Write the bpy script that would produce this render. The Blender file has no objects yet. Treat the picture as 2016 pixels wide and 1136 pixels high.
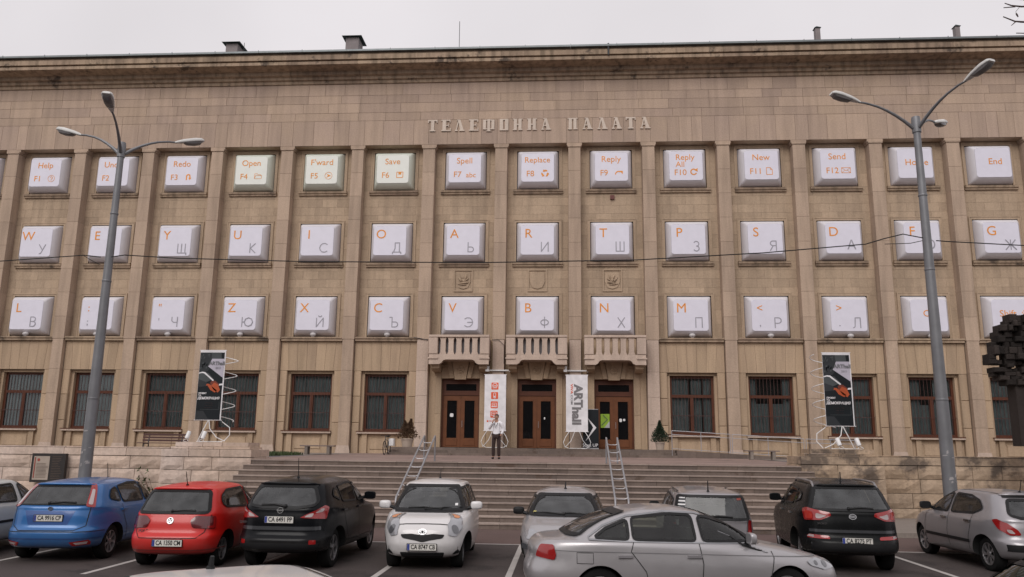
import bpy, bmesh, math, random
from mathutils import Vector, Matrix
from mathutils.bvhtree import BVHTree
random.seed(7)
SC = bpy.context.scene
C = SC.collection
R = math.radians
# ---------------------------------------------------------------- camera
cam = bpy.data.cameras.new('camera'); cam_o = bpy.data.objects.new('camera', cam); C.objects.link(cam_o)
pitch, roll, yaw = .1964, .0115, -.0652
fw = Vector((math.sin(yaw)*math.cos(pitch), math.cos(yaw)*math.cos(pitch), math.sin(pitch)))
rt = Vector((math.cos(yaw), -math.sin(yaw), 0)); up = rt.cross(fw)
r2 = math.cos(roll)*rt + math.sin(roll)*up; u2 = -math.sin(roll)*rt + math.cos(roll)*up
M = Matrix.Identity(4)
for i in range(3):
    M[i][0] = r2[i]; M[i][1] = u2[i]; M[i][2] = -fw[i]
M[0][3], M[1][3], M[2][3] = 0, 0, 2.2
cam_o.matrix_world = M
cam.sensor_width = 36; cam.lens = 36*1562.2/2016; cam.clip_start = .05; cam.clip_end = 3000
SC.camera = cam_o
# ---------------------------------------------------------------- sky: flat overcast, softened sun
W = bpy.data.worlds.new('World'); SC.world = W; W.use_nodes = True
nt = W.node_tree; nt.nodes.clear()
out = nt.nodes.new('ShaderNodeOutputWorld'); bg = nt.nodes.new('ShaderNodeBackground')
sky = nt.nodes.new('ShaderNodeTexSky'); sky.sky_type = 'NISHITA'; sky.sun_disc = False
SUN_EL, SUN_ROT = R(40), R(196)
sky.sun_elevation = SUN_EL; sky.sun_rotation = SUN_ROT; sky.dust_density = 6; sky.air_density = 1
hs = nt.nodes.new('ShaderNodeHueSaturation'); hs.inputs['Saturation'].default_value = .12; hs.inputs['Value'].default_value = .9
mx = nt.nodes.new('ShaderNodeMix'); mx.data_type = 'RGBA'; mx.inputs['Factor'].default_value = .86
mx.inputs['B'].default_value = (8.45, 8.05, 8.3, 1)
tc = nt.nodes.new('ShaderNodeTexCoord'); cn = nt.nodes.new('ShaderNodeTexNoise'); cn.inputs['Scale'].default_value = 2.2; cn.inputs['Detail'].default_value = 4
cmr = nt.nodes.new('ShaderNodeMapRange'); cmr.inputs[1].default_value = .3; cmr.inputs[2].default_value = .7; cmr.inputs[3].default_value = .093; cmr.inputs[4].default_value = .108
nt.links.new(tc.outputs['Generated'], cn.inputs['Vector']); nt.links.new(cn.outputs[0], cmr.inputs[0]); nt.links.new(cmr.outputs[0], bg.inputs['Strength'])
nt.links.new(sky.outputs[0], hs.inputs['Color']); nt.links.new(hs.outputs[0], mx.inputs['A'])
nt.links.new(mx.outputs['Result'], bg.inputs['Color']); nt.links.new(bg.outputs[0], out.inputs[0])
bg.inputs['Strength'].default_value = .1
sun = bpy.data.lights.new('sun', 'SUN'); sun.energy = 1.5; sun.angle = R(40); sun.color = (1, .96, .92)
sun_o = bpy.data.objects.new('sun', sun); C.objects.link(sun_o)
sdir = Vector((math.sin(SUN_ROT)*math.cos(SUN_EL), math.cos(SUN_ROT)*math.cos(SUN_EL), math.sin(SUN_EL)))
sun_o.rotation_euler = sdir.to_track_quat('Z', 'Y').to_euler(); sun_o.location = sdir*60
SC.view_settings.view_transform = 'Standard'; SC.view_settings.look = 'None'
SC.view_settings.exposure = 0; SC.view_settings.gamma = 1; SC.view_settings.use_curve_mapping = False
# ---------------------------------------------------------------- materials
MATS = {}
def newmat(name):
    m = bpy.data.materials.new(name); m.use_nodes = True
    return m, m.node_tree, m.node_tree.nodes['Principled BSDF']
def plain(name, col, rough=.6, metal=0, coat=0, spec=.5, gr=1):
    if name in MATS: return MATS[name]
    m, t, b = newmat(name)
    b.inputs['Base Color'].default_value = (*col, 1); b.inputs['Roughness'].default_value = rough
    b.inputs['Metallic'].default_value = metal; b.inputs['Coat Weight'].default_value = coat
    b.inputs['Coat Roughness'].default_value = .06; b.inputs['Specular IOR Level'].default_value = spec
    # slight uneven grime so nothing is a dead flat colour
    g = t.nodes.new('ShaderNodeNewGeometry'); n = t.nodes.new('ShaderNodeTexNoise'); n.inputs['Scale'].default_value = 3.1
    n.inputs['Detail'].default_value = 5
    mr = t.nodes.new('ShaderNodeMapRange'); mr.inputs[1].default_value = .3; mr.inputs[2].default_value = .7
    mr.inputs[3].default_value = 1-.14*gr; mr.inputs[4].default_value = 1+.08*gr
    mm = t.nodes.new('ShaderNodeMix'); mm.data_type = 'RGBA'; mm.blend_type = 'MULTIPLY'; mm.inputs['Factor'].default_value = 1
    mm.inputs['A'].default_value = (*col, 1)
    t.links.new(g.outputs['Position'], n.inputs['Vector']); t.links.new(n.outputs[0], mr.inputs[0])
    t.links.new(mr.outputs[0], mm.inputs['B']); t.links.new(mm.outputs['Result'], b.inputs['Base Color'])
    MATS[name] = m
    return m
def stone(name, c1, c2, var=.18, stain=.0, stain_col=(.05, .045, .04), bump=.25, scale=1., rough=.85, streak=.25, obj_rand=True, fine=14.):
    """weathered stone: tone differs per block, cloudy hue change, grain, vertical rain streaks, dark patches"""
    m, t, b = newmat(name); N = t.nodes.new; L = t.links.new
    g = N('ShaderNodeNewGeometry'); oi = N('ShaderNodeObjectInfo')
    n1 = N('ShaderNodeTexNoise'); n1.inputs['Scale'].default_value = .45*scale; n1.inputs['Detail'].default_value = 6; n1.inputs['Roughness'].default_value = .6
    L(g.outputs['Position'], n1.inputs['Vector'])
    add = N('ShaderNodeMath'); add.operation = 'ADD'; L(g.outputs['Random Per Island'], add.inputs[0])
    if obj_rand: L(oi.outputs['Random'], add.inputs[1])
    else: add.inputs[1].default_value = 0
    fr = N('ShaderNodeMath'); fr.operation = 'FRACT'; L(add.outputs[0], fr.inputs[0])
    # hue mix factor = cloud + block random
    a2 = N('ShaderNodeMath'); a2.operation = 'MULTIPLY_ADD'; L(fr.outputs[0], a2.inputs[0]); a2.inputs[1].default_value = .55
    s1 = N('ShaderNodeMapRange'); L(n1.outputs[0], s1.inputs[0]); s1.inputs[1].default_value = .35; s1.inputs[2].default_value = .65; s1.inputs[4].default_value = .55
    L(s1.outputs[0], a2.inputs[2])
    c = N('ShaderNodeMix'); c.data_type = 'RGBA'; c.inputs['A'].default_value = (*c1, 1); c.inputs['B'].default_value = (*c2, 1); L(a2.outputs[0], c.inputs['Factor'])
    # value per block
    v = N('ShaderNodeMath'); v.operation = 'MULTIPLY'; L(fr.outputs[0], v.inputs[0]); v.inputs[1].default_value = 7.31
    v2 = N('ShaderNodeMath'); v2.operation = 'FRACT'; L(v.outputs[0], v2.inputs[0])
    v3 = N('ShaderNodeMapRange'); L(v2.outputs[0], v3.inputs[0]); v3.inputs[3].default_value = 1-var; v3.inputs[4].default_value = 1+var*.6
    # grain
    n2 = N('ShaderNodeTexNoise'); n2.inputs['Scale'].default_value = fine; n2.inputs['Detail'].default_value = 8; n2.inputs['Roughness'].default_value = .7
    L(g.outputs['Position'], n2.inputs['Vector'])
    g2 = N('ShaderNodeMapRange'); L(n2.outputs[0], g2.inputs[0]); g2.inputs[1].default_value = .3; g2.inputs[2].default_value = .7; g2.inputs[3].default_value = .84; g2.inputs[4].default_value = 1.12
    # streaks
    mp = N('ShaderNodeMapping'); mp.inputs['Scale'].default_value = (3.2, 3.2, .28); L(g.outputs['Position'], mp.inputs['Vector'])
    n3 = N('ShaderNodeTexNoise'); n3.inputs['Scale'].default_value = 1.1; n3.inputs['Detail'].default_value = 4; L(mp.outputs[0], n3.inputs['Vector'])
    g3 = N('ShaderNodeMapRange'); L(n3.outputs[0], g3.inputs[0]); g3.inputs[1].default_value = .42; g3.inputs[2].default_value = .68; g3.inputs[3].default_value = 1.05; g3.inputs[4].default_value = 1-streak
    m1 = N('ShaderNodeMath'); m1.operation = 'MULTIPLY'; L(v3.outputs[0], m1.inputs[0]); L(g2.outputs[0], m1.inputs[1])
    m2 = N('ShaderNodeMath'); m2.operation = 'MULTIPLY'; L(m1.outputs[0], m2.inputs[0]); L(g3.outputs[0], m2.inputs[1])
    cm = N('ShaderNodeMix'); cm.data_type = 'RGBA'; cm.blend_type = 'MULTIPLY'; cm.inputs['Factor'].default_value = 1
    L(c.outputs['Result'], cm.inputs['A']); L(m2.outputs[0], cm.inputs['B'])
    last = cm.outputs['Result']
    if stain:
        n4 = N('ShaderNodeTexNoise'); n4.inputs['Scale'].default_value = .8; n4.inputs['Detail'].default_value = 9; n4.inputs['Roughness'].default_value = .68; L(g.outputs['Position'], n4.inputs['Vector'])
        g4 = N('ShaderNodeMapRange'); L(n4.outputs[0], g4.inputs[0]); g4.inputs[1].default_value = .60-stain*.18; g4.inputs[2].default_value = .66-stain*.1; g4.inputs[4].default_value = .8
        sm = N('ShaderNodeMix'); sm.data_type = 'RGBA'; sm.inputs['B'].default_value = (*stain_col, 1); L(g4.outputs[0], sm.inputs['Factor']); L(last, sm.inputs['A']); last = sm.outputs['Result']
    L(last, b.inputs['Base Color']); b.inputs['Roughness'].default_value = rough; b.inputs['Specular IOR Level'].default_value = .25
    bp = N('ShaderNodeBump'); bp.inputs['Strength'].default_value = bump; bp.inputs['Distance'].default_value = .03; L(n2.outputs[0], bp.inputs['Height']); L(bp.outputs[0], b.inputs['Normal'])
    MATS[name] = m
    return m
def paint(name, col, metal=0.0, rough=.35, coat=.7):
    m, t, b = newmat(name); N = t.nodes.new; L = t.links.new
    b.inputs['Metallic'].default_value = metal; b.inputs['Roughness'].default_value = rough
    b.inputs['Coat Weight'].default_value = coat; b.inputs['Coat Roughness'].default_value = .08; b.inputs['Specular IOR Level'].default_value = .5 if coat > .1 else .16
    g = N('ShaderNodeNewGeometry'); tc = N('ShaderNodeTexCoord')
    n = N('ShaderNodeTexNoise'); n.inputs['Scale'].default_value = 5; n.inputs['Detail'].default_value = 7; L(g.outputs['Position'], n.inputs['Vector'])
    # road dust low on the body, along its own coordinates
    sx = N('ShaderNodeSeparateXYZ'); L(g.outputs['Position'], sx.inputs[0])
    mr = N('ShaderNodeMapRange'); L(sx.outputs['Z'], mr.inputs[0]); mr.inputs[1].default_value = .6; mr.inputs[2].default_value = .15; mr.inputs[3].default_value = 0; mr.inputs[4].default_value = .9
    ml = N('ShaderNodeMath'); ml.operation = 'MULTIPLY'; L(mr.outputs[0], ml.inputs[0]); L(n.outputs[0], ml.inputs[1])
    c = N('ShaderNodeMix'); c.data_type = 'RGBA'; c.inputs['A'].default_value = (*col, 1); c.inputs['B'].default_value = (.10, .09, .08, 1); L(ml.outputs[0], c.inputs['Factor'])
    L(c.outputs['Result'], b.inputs['Base Color'])
    r = N('ShaderNodeMapRange'); L(n.outputs[0], r.inputs[0]); r.inputs[3].default_value = rough-.06; r.inputs[4].default_value = rough+.12; L(r.outputs[0], b.inputs['Roughness'])
    MATS[name] = m
    return m
def clear_glass(name, tint=(.8, .85, .85)):
    m, t, b = newmat(name); N = t.nodes.new; L = t.links.new
    t.nodes.remove(b); o = t.nodes['Material Output']
    tr = N('ShaderNodeBsdfTransparent'); tr.inputs[0].default_value = (*tint, 1)
    gl = N('ShaderNodeBsdfGlossy'); gl.inputs['Roughness'].default_value = .03
    fr = N('ShaderNodeFresnel'); fr.inputs[0].default_value = 1.5; mi = N('ShaderNodeMixShader')
    L(fr.outputs[0], mi.inputs[0]); L(tr.outputs[0], mi.inputs[1]); L(gl.outputs[0], mi.inputs[2]); L(mi.outputs[0], o.inputs[0])
    MATS[name] = m
    return m
S_attic = stone('attic_stone', (.45, .335, .25), (.375, .28, .225), .12, .0, streak=.10, bump=.15)
S_bay = stone('bay_stone', (.45, .338, .24), (.375, .28, .20), .10, .0, streak=.12, bump=.15)
S_pil = stone('pilaster_stone', (.45, .338, .255), (.385, .288, .22), .07, .0, streak=.16, bump=.15)
S_light = stone('new_stone', (.52, .41, .34), (.46, .355, .29), .06, .0, streak=.1, bump=.1)
S_title = stone('title_stone', (.60, .51, .43), (.56, .47, .40), .05, 0, streak=.05, bump=.1)
S_low = stone('ground_floor_stone', (.45, .33, .222), (.385, .28, .195), .11, .0, streak=.12, bump=.3)
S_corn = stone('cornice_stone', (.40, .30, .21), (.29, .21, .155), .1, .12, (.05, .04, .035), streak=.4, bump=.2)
S_wallL = stone('rock_faced_stone', (.60, .49, .43), (.50, .38, .30), .14, .0, streak=.12, bump=.9, fine=9)
S_wallR = stone('stained_rock_stone', (.50, .38, .28), (.40, .29, .20), .14, .42, (.085, .068, .06), streak=.2, bump=.9, fine=9)
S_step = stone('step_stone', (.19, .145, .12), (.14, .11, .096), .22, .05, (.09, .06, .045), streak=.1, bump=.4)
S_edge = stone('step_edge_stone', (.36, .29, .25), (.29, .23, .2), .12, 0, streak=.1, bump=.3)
S_plaza = stone('plaza_stone', (.30, .215, .185), (.24, .175, .155), .15, .03, (.12, .09, .08), streak=0, bump=.3)
S_asph = stone('asphalt', (.088, .070, .066), (.062, .051, .050), .0, .35, (.038, .032, .031), streak=0, bump=.7, scale=.9, fine=60, obj_rand=False, rough=.75)
S_pave = stone('reddish_paving', (.15, .10, .09), (.12, .082, .075), .15, .1, (.07, .055, .05), streak=0, bump=.4, fine=30)
S_side = stone('sidewalk_stone', (.24, .205, .18), (.19, .16, .14), .12, .1, (.12, .1, .085), streak=0, bump=.4, fine=20)
M_joint = plain('mortar', (.19, .145, .115), .95)
M_jointL = plain('light_mortar', (.2, .15, .12), .95)
M_key = plain('white_key_plastic', (.67, .65, .735), .42, gr=.25)
M_keyg = plain('greenish_key_plastic', (.71, .72, .67), .42, gr=.25)
M_keyside = plain('key_side_plastic', (.64, .615, .65), .45, gr=.25)
M_keysideg = plain('greenish_key_side', (.63, .66, .58), .45, gr=.25)
M_orange = plain('orange_print', (.74, .27, .03), .6)
M_grey = plain('grey_print', (.31, .30, .34), .6)
M_black = plain('black_plastic', (.012, .012, .013), .5, spec=.25)
M_dark = plain('dark_metal', (.05, .052, .055), .5, .4)
M_sheet = plain('roof_sheet_metal', (.16, .175, .18), .45, .5)
M_cap = plain('green_black_sheet', (.035, .05, .048), .6, .3)
M_chim = plain('chimney_render', (.22, .19, .19), .85)
M_galv = plain('galvanised_steel', (.19, .19, .20), .5, .45)
M_steel = plain('brushed_steel', (.42, .41, .43), .4, .7)
M_white = plain('white_enamel', (.75, .74, .74), .4)
M_lampw = plain('lamp_housing', (.60, .59, .57), .45)
M_lens = plain('grey_lamp_lens', (.16, .15, .15), .2)
M_wood = plain('varnished_wood', (.10, .033, .017), .45, spec=.3)
M_wood2 = plain('door_wood', (.15, .055, .023), .4, spec=.3)
M_grille = plain('red_brown_grille', (.07, .025, .02), .6)
M_curt = plain('grey_curtain', (.30, .295, .30), .9)
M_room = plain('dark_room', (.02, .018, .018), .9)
M_pane = clear_glass('window_glass')
M_dglass = plain('dark_door_glass', (.006, .006, .007), .06, spec=.35)
M_slat = plain('bench_slat_wood', (.075, .03, .025), .6)
M_grass = plain('grass_green', (.05, .075, .025), .8)
M_leafg = plain('conifer_green', (.018, .034, .016), .7)
M_leafb = plain('dead_conifer_brown', (.085, .045, .022), .8)
M_weed = plain('weed_leaf', (.06, .09, .03), .7)
M_pot = plain('cream_pot', (.42, .34, .28), .7)
M_line = plain('worn_white_line', (.42, .39, .37), .8)
M_tyre = plain('tyre_rubber', (.010, .010, .010), .85, spec=.2)
M_well = plain('wheel_well', (.006, .006, .006), .9)
M_rim = plain('alloy_rim', (.38, .37, .38), .35, .8)
M_rimd = plain('steel_wheel_cover', (.20, .2, .21), .4, .6)
M_chrome = plain('chrome', (.38, .38, .39), .25, 1)
M_red = plain('tail_lamp_red', (.27, .008, .008), .15, 0, 1)
M_clear = plain('clear_lamp', (.40, .33, .33), .15, 0, 1)
M_head = plain('headlamp_glass', (.34, .34, .36), .12, .3, 1)
M_amber = plain('amber_lens', (.6, .25, .12), .25)
M_plate = plain('number_plate_white', (.62, .60, .56), .5)
M_plateb = plain('plate_blue_band', (.03, .05, .25), .5)
M_cglass = plain('car_glass', (.016, .02, .018), .05, 0, 0, .45)
M_cglassl = plain('car_glass_pale', (.085, .09, .10), .07, 0, 0, 1.0)
M_seam = plain('panel_gap', (.01, .01, .01), .8)
# ---------------------------------------------------------------- mesh builder
class MB:
    def __init__(s): s.v = []; s.f = []; s.m = []
    def add(s, vs, fs, m=0):
        o = len(s.v); s.v += [tuple(v) for v in vs]
        for f in fs: s.f.append(tuple(i+o for i in f)); s.m.append(m)
    def box(s, x0, x1, y0, y1, z0, z1, m=0, skip=()):
        vs = [(x0,y0,z0),(x1,y0,z0),(x1,y1,z0),(x0,y1,z0),(x0,y0,z1),(x1,y0,z1),(x1,y1,z1),(x0,y1,z1)]
        fs = {'b':(3,2,1,0),'t':(4,5,6,7),'f':(0,1,5,4),'k':(2,3,7,6),'l':(3,0,4,7),'r':(1,2,6,5)}
        s.add(vs, [f for k, f in fs.items() if k not in skip], m); return s
    def cbox(s, x0, x1, y0, y1, z0, z1, c=.01, m=0):
        """box whose front (-y) face is chamfered"""
        vs = [(x0,y0+c,z0),(x1,y0+c,z0),(x1,y0+c,z1),(x0,y0+c,z1),(x0+c,y0,z0+c),(x1-c,y0,z0+c),(x1-c,y0,z1-c),(x0+c,y0,z1-c),
              (x0,y1,z0),(x1,y1,z0),(x1,y1,z1),(x0,y1,z1)]
        s.add(vs, [(4,5,6,7),(0,1,5,4),(1,2,6,5),(2,3,7,6),(3,0,4,7),(8,9,1,0),(9,10,2,1),(10,11,3,2),(11,8,0,3),(11,10,9,8)], m); return s
    def prism(s, pts, a0, a1, axis='y', m=0, caps=True):
        """2-D outline extruded along an axis. axis y: pts=(x,z); x: pts=(y,z); z: pts=(x,y)"""
        n = len(pts)
        def P(p, a): return (p[0], a, p[1]) if axis == 'y' else ((a, p[0], p[1]) if axis == 'x' else (p[0], p[1], a))
        vs = [P(p, a0) for p in pts]+[P(p, a1) for p in pts]
        fs = [(i, (i+1) % n, n+(i+1) % n, n+i) for i in range(n)]
        if caps: fs += [tuple(range(n-1, -1, -1)), tuple(range(n, 2*n))]
        s.add(vs, fs, m); return s
    def tube(s, pts, r, n=8, m=0, cap=True):
        pts = [Vector(p) for p in pts]; rr = r if isinstance(r, (list, tuple)) else [r]*len(pts)
        vs = []; prev = None
        for i, p in enumerate(pts):
            d = (pts[min(i+1, len(pts)-1)]-pts[max(i-1, 0)]).normalized()
            a = prev if prev and abs(prev.dot(d)) < .95 else (Vector((0,0,1)) if abs(d.z) < .9 else Vector((1,0,0)))
            u = d.cross(a).normalized(); w = u.cross(d).normalized(); prev = w
            for k in range(n):
                t = 2*math.pi*k/n; vs.append(p+(u*math.cos(t)+w*math.sin(t))*rr[i])
        fs = [(i*n+k, i*n+(k+1) % n, (i+1)*n+(k+1) % n, (i+1)*n+k) for i in range(len(pts)-1) for k in range(n)]
        if cap: fs += [tuple(range(n-1, -1, -1)), tuple((len(pts)-1)*n+k for k in range(n))]
        s.add(vs, fs, m); return s
    def lathe(s, prof, cen, axis='z', n=16, m=0):
        """prof = [(radius, along)]"""
        vs = []
        for r, h in prof:
            for k in range(n):
                t = 2*math.pi*k/n; a, b = r*math.cos(t), r*math.sin(t)
                vs.append({'z': (cen[0]+a, cen[1]+b, cen[2]+h), 'y': (cen[0]+a, cen[1]+h, cen[2]+b), 'x': (cen[0]+h, cen[1]+a, cen[2]+b)}[axis])
        fs = [(i*n+k, i*n+(k+1) % n, (i+1)*n+(k+1) % n, (i+1)*n+k) for i in range(len(prof)-1) for k in range(n)]
        s.add(vs, fs, m); return s
    def ball(s, c, r, n=10, m=0, sc=(1,1,1)):
        prof = [(max(1e-4, math.sin(math.pi*i/n)), -math.cos(math.pi*i/n)) for i in range(n+1)]
        o = len(s.v); s.lathe(prof, (0,0,0), 'z', n+2, m)
        for i in range(o, len(s.v)): v = s.v[i]; s.v[i] = (c[0]+v[0]*r*sc[0], c[1]+v[1]*r*sc[1], c[2]+v[2]*r*sc[2])
        return s
    def xf(s, mat):
        s.v = [tuple(mat @ Vector(v)) for v in s.v]; return s
    def mesh(s, name, mats, smooth=False, off=(0,0,0)):
        me = bpy.data.meshes.new(name)
        me.from_pydata([(v[0]-off[0], v[1]-off[1], v[2]-off[2]) for v in s.v], [], s.f)
        for m in (mats if isinstance(mats, (list, tuple)) else [mats]): me.materials.append(m)
        me.polygons.foreach_set('material_index', s.m)
        if smooth: me.polygons.foreach_set('use_smooth', [True]*len(s.f))
        me.update()
        bm = bmesh.new(); bm.from_mesh(me); bmesh.ops.recalc_face_normals(bm, faces=bm.faces); bm.to_mesh(me); bm.free()
        if smooth and smooth is not True: me.set_sharp_from_angle(angle=R(smooth))
        return me
    def build(s, name, mats, parent=None, smooth=False, world=True):
        lo = [min(v[i] for v in s.v) for i in range(3)]; hi = [max(v[i] for v in s.v) for i in range(3)]
        cen = Vector(((lo[0]+hi[0])/2, (lo[1]+hi[1])/2, lo[2]))
        me = s.mesh(name, mats, smooth, cen)
        o = bpy.data.objects.new(name, me); C.objects.link(o); o.location = cen
        if parent:
            o.parent = parent
            if world: o.location = cen-wloc(parent)
        return o
def wloc(o):
    v = Vector(o.location)
    while o.parent: o = o.parent; v += Vector(o.location)
    return v
def tag(o, label=None, cat=None, group=None, kind=None):
    if label: o['label'] = label
    if cat: o['category'] = cat
    if group: o['group'] = group
    if kind: o['kind'] = kind
    return o
def thing(name, loc, label, cat, group=None, rz=0):
    o = bpy.data.objects.new(name, None); C.objects.link(o); o.location = loc; o.rotation_euler = (0, 0, rz)
    o.empty_display_size = .3
    return tag(o, label, cat, group)
def inst(name, me, loc, parent=None, rot=(0,0,0), scale=(1,1,1)):
    o = bpy.data.objects.new(name, me); C.objects.link(o); o.rotation_euler = rot; o.scale = scale
    o.location = Vector(loc)-(wloc(parent) if parent else Vector((0,0,0)))
    if parent: o.parent = parent
    return o
_txt = {}
def text_mesh(txt, mat, size=1, bold=0, ext=.004, italic=0, space=1):
    k = (txt, mat.name, size, bold, ext, italic, space)
    if k in _txt: return _txt[k]
    c = bpy.data.curves.new('lettering', 'FONT'); c.body = txt; c.size = size; c.offset = bold; c.extrude = ext
    c.align_x = 'CENTER'; c.align_y = 'CENTER'; c.resolution_u = 12 if any(q in 'ЭФЮ' for q in txt) else 4; c.shear = italic; c.space_character = space
    o = bpy.data.objects.new('lettering', c); C.objects.link(o)
    me = bpy.data.meshes.new_from_object(o.evaluated_get(bpy.context.evaluated_depsgraph_get()))
    me.name = 'lettering'; me.materials.clear(); me.materials.append(mat)
    bpy.data.objects.remove(o); bpy.data.curves.remove(c)
    _txt[k] = me
    return me
FR = (R(90), 0, 0)   # faces -y
def arc(cx, cy, r, a0, a1, n=12): return [(cx+r*math.cos(R(a0+(a1-a0)*i/n)), cy+r*math.sin(R(a0+(a1-a0)*i/n))) for i in range(n+1)]
def rrect(x0, x1, y0, y1, r, n=4):
    return arc(x1-r, y1-r, r, 0, 90, n)+arc(x0+r, y1-r, r, 90, 180, n)+arc(x0+r, y0+r, r, 180, 270, n)+arc(x1-r, y0+r, r, 270, 360, n)
def stroke(mb, pts, w, y0, y1, m=0, closed=False):
    """flat printed line of width w in the x-z plane"""
    n = len(pts); segs = range(n if closed else n-1)
    for i in segs:
        a = Vector(pts[i]); b = Vector(pts[(i+1) % n]); d = (b-a)
        if d.length < 1e-6: continue
        q = Vector((-d.y, d.x)).normalized()*w/2; e = d.normalized()*w*.25
        mb.prism([tuple(a-e+q), tuple(a-e-q), tuple(b+e-q), tuple(b+e+q)], y0-.0005*(i % 9), y1+.0003*(i % 9), 'y', m)
# ================================================================ ground and paving (the setting)
def sheet(name, x0, x1, y0, y1, z, mat, n=1):
    mb = MB(); mb.add([(x0,y0,z),(x1,y0,z),(x1,y1,z),(x0,y1,z)], [(0,1,2,3)]); return tag(mb.build(name, mat), kind='structure')
sheet('ground', -900, 900, -600, 900, 0, S_asph)
sheet('paving', -60, 60, 18.9, 22.3, .004, S_pave)
STX0, STX1 = -10.3, 7.75
sw = MB(); sw.box(-60, -10.6, 22.0, 26.7, .0, .12); sw.box(8.0, 60, 22.0, 26.7, .0, .12)
tag(sw.build('sidewalk', S_side), kind='structure')
for nm, xs in (('kerb', (-60, -10.6)), ('kerb', (8.0, 60))):
    k = thing(nm, ((xs[0]+xs[1])/2, 21.9, 0), None, None); k['kind'] = 'structure'
    x = xs[0]
    if xs[0] < 0: rng = [(-24+1.2*i, -24+1.2*(i+1)-.012) for i in range(11)]+[(-60, -24.02)]
    else: rng = [(8.0+1.2*i, 8+1.2*(i+1)-.012) for i in range(12)]+[(22.41, 60)]
    for a, b in rng: MB().box(a, b, 21.84, 21.995, 0, .13).build('kerb_stone', S_side, k)
# painted bay lines
def pline(x, y0, y1, w=.11):
    mb = MB(); mb.add([(x-w/2,y0,.005),(x+w/2,y0,.005),(x+w/2,y1,.005),(x-w/2,y1,.005)], [(0,1,2,3)]); tag(mb.build('parking_line', M_line), kind='structure')
for x in (-17.3, -15, -12.75, -10.5, -8.1, -5.6, -3.2, -.94, 1.8, 4.4, 7.0, 9.6, 12.2): pline(x, 13.6, 18.8)
tag(MB().box(-20, 16, 18.82, 18.92, .0045, .0055).build('parking_line', M_line), kind='structure')
# terrace body behind the retaining walls, with the plaza falling gently to the steps
PZ = lambda y: 1.69+.0036*(y-26.4)
plz = MB()
plz.add([(-11,26.4,1.64),(8.9,26.4,1.64),(8.9,44,1.70),(-11,44,1.70)], [(0,1,2,3)])
tag(plz.build('plaza', M_joint), kind='structure')
plr = bpy.data.objects['plaza']
rnd = random.Random(3)
y = 26.80; first = True
pm = []
while y < 43.5:
    d = .95+.35*(y > 33); x = -11+rnd.uniform(0, .8)
    x0 = -11
    while x0 < 8.9:
        x1 = min(x0+rnd.uniform(1.1, 1.9), 8.9)
        pm.append((x0, x1, y, y+d-.012)); x0 = x1+.012
    y += d
for i, (a, b, c, d) in enumerate(pm):
    mb = MB(); mb.add([(a,c,PZ(c)-.03),(b,c,PZ(c)-.03),(b,d,PZ(d)-.03),(a,d,PZ(d)-.03),(a,c,PZ(c)),(b,c,PZ(c)),(b,d,PZ(d)),(a,d,PZ(d))], [(4,5,6,7),(0,1,5,4),(1,2,6,5),(2,3,7,6),(3,0,4,7)])
    mb.build('paving_slab', S_plaza, plr)
for xs in ((-60, -11.02), (8.92, 60)):
    sheet('terrace', xs[0], xs[1], 27.0, 44, 1.74, S_side)
# ---------------------------------------------------------------- staircase
st = thing('stairs', ((STX0+STX1)/2, 24.2, 0), None, None); st['kind'] = 'structure'
RIS, TRD, N = 1.69/11, .39, 11
core = MB(); core.box(STX0+.02, STX1-.02, 26.3, 27.2, 0, 1.6)
core.build('stair_core', M_joint, st)
for k in range(N):
    y0 = 22.11+TRD*k; z0 = RIS*k; z1 = z0+RIS
    x = STX0+rnd.uniform(-.02, .02); off = rnd.uniform(.5, 1.6); first = True
    while x < STX1-.3:
        w = off if first else rnd.uniform(1.15, 2.1); first = False
        x1 = min(x+w, STX1)
        if STX1-x1 < .5: x1 = STX1
        j = rnd.uniform(-.008, .008)
        mb = MB(); yb = y0+TRD+.05 if k < N-1 else y0+.42
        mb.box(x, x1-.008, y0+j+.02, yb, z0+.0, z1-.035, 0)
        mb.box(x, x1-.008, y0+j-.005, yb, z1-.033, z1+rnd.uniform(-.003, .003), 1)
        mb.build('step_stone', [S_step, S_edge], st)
        x = x1
# ---------------------------------------------------------------- retaining walls of rock-faced blocks
def rock(x0, x1, z0, z1, yf, depth, mat, parent, amp=.05, cap=False, name='stone_block'):
    nx = 2 if cap else max(3, min(6, int((x1-x0)/.25))); nz = 1 if cap else 3
    g = .008; vs = []
    for j in range(nz+1):
        for i in range(nx+1):
            u, v = i/nx, j/nz; e = min(u, 1-u, v, 1-v)
            b = 0 if cap else (amp*(.55+rnd.random()*.75) if e > 0 else rnd.uniform(0, .008))
            vs.append((x0+g+(x1-x0-2*g)*u, yf-b, z0+g+(z1-z0-2*g)*v))
    fs = [(j*(nx+1)+i, j*(nx+1)+i+1, (j+1)*(nx+1)+i+1, (j+1)*(nx+1)+i) for j in range(nz) for i in range(nx)]
    o = len(vs)
    vs += [(x0+g, yf+depth, z0+g), (x1-g, yf+depth, z0+g), (x1-g, yf+depth, z1-g), (x0+g, yf+depth, z1-g)]
    a = [i for i in range(nx+1)]; t = [nz*(nx+1)+i for i in range(nx+1)]
    l = [j*(nx+1) for j in range(nz+1)]; r = [j*(nx+1)+nx for j in range(nz+1)]
    fs += [tuple(a[::-1]+[o, o+1]), tuple(t+[o+2, o+3]), tuple(l+[o+3, o]), tuple(r[::-1]+[o+1, o+2]), (o+1, o, o+3, o+2)]
    mb = MB(); mb.add(vs, fs); mb.build(name, mat, parent)
COURSES = [(0, .42), (.42, .88), (.88, 1.32), (1.32, 1.745)]
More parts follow.
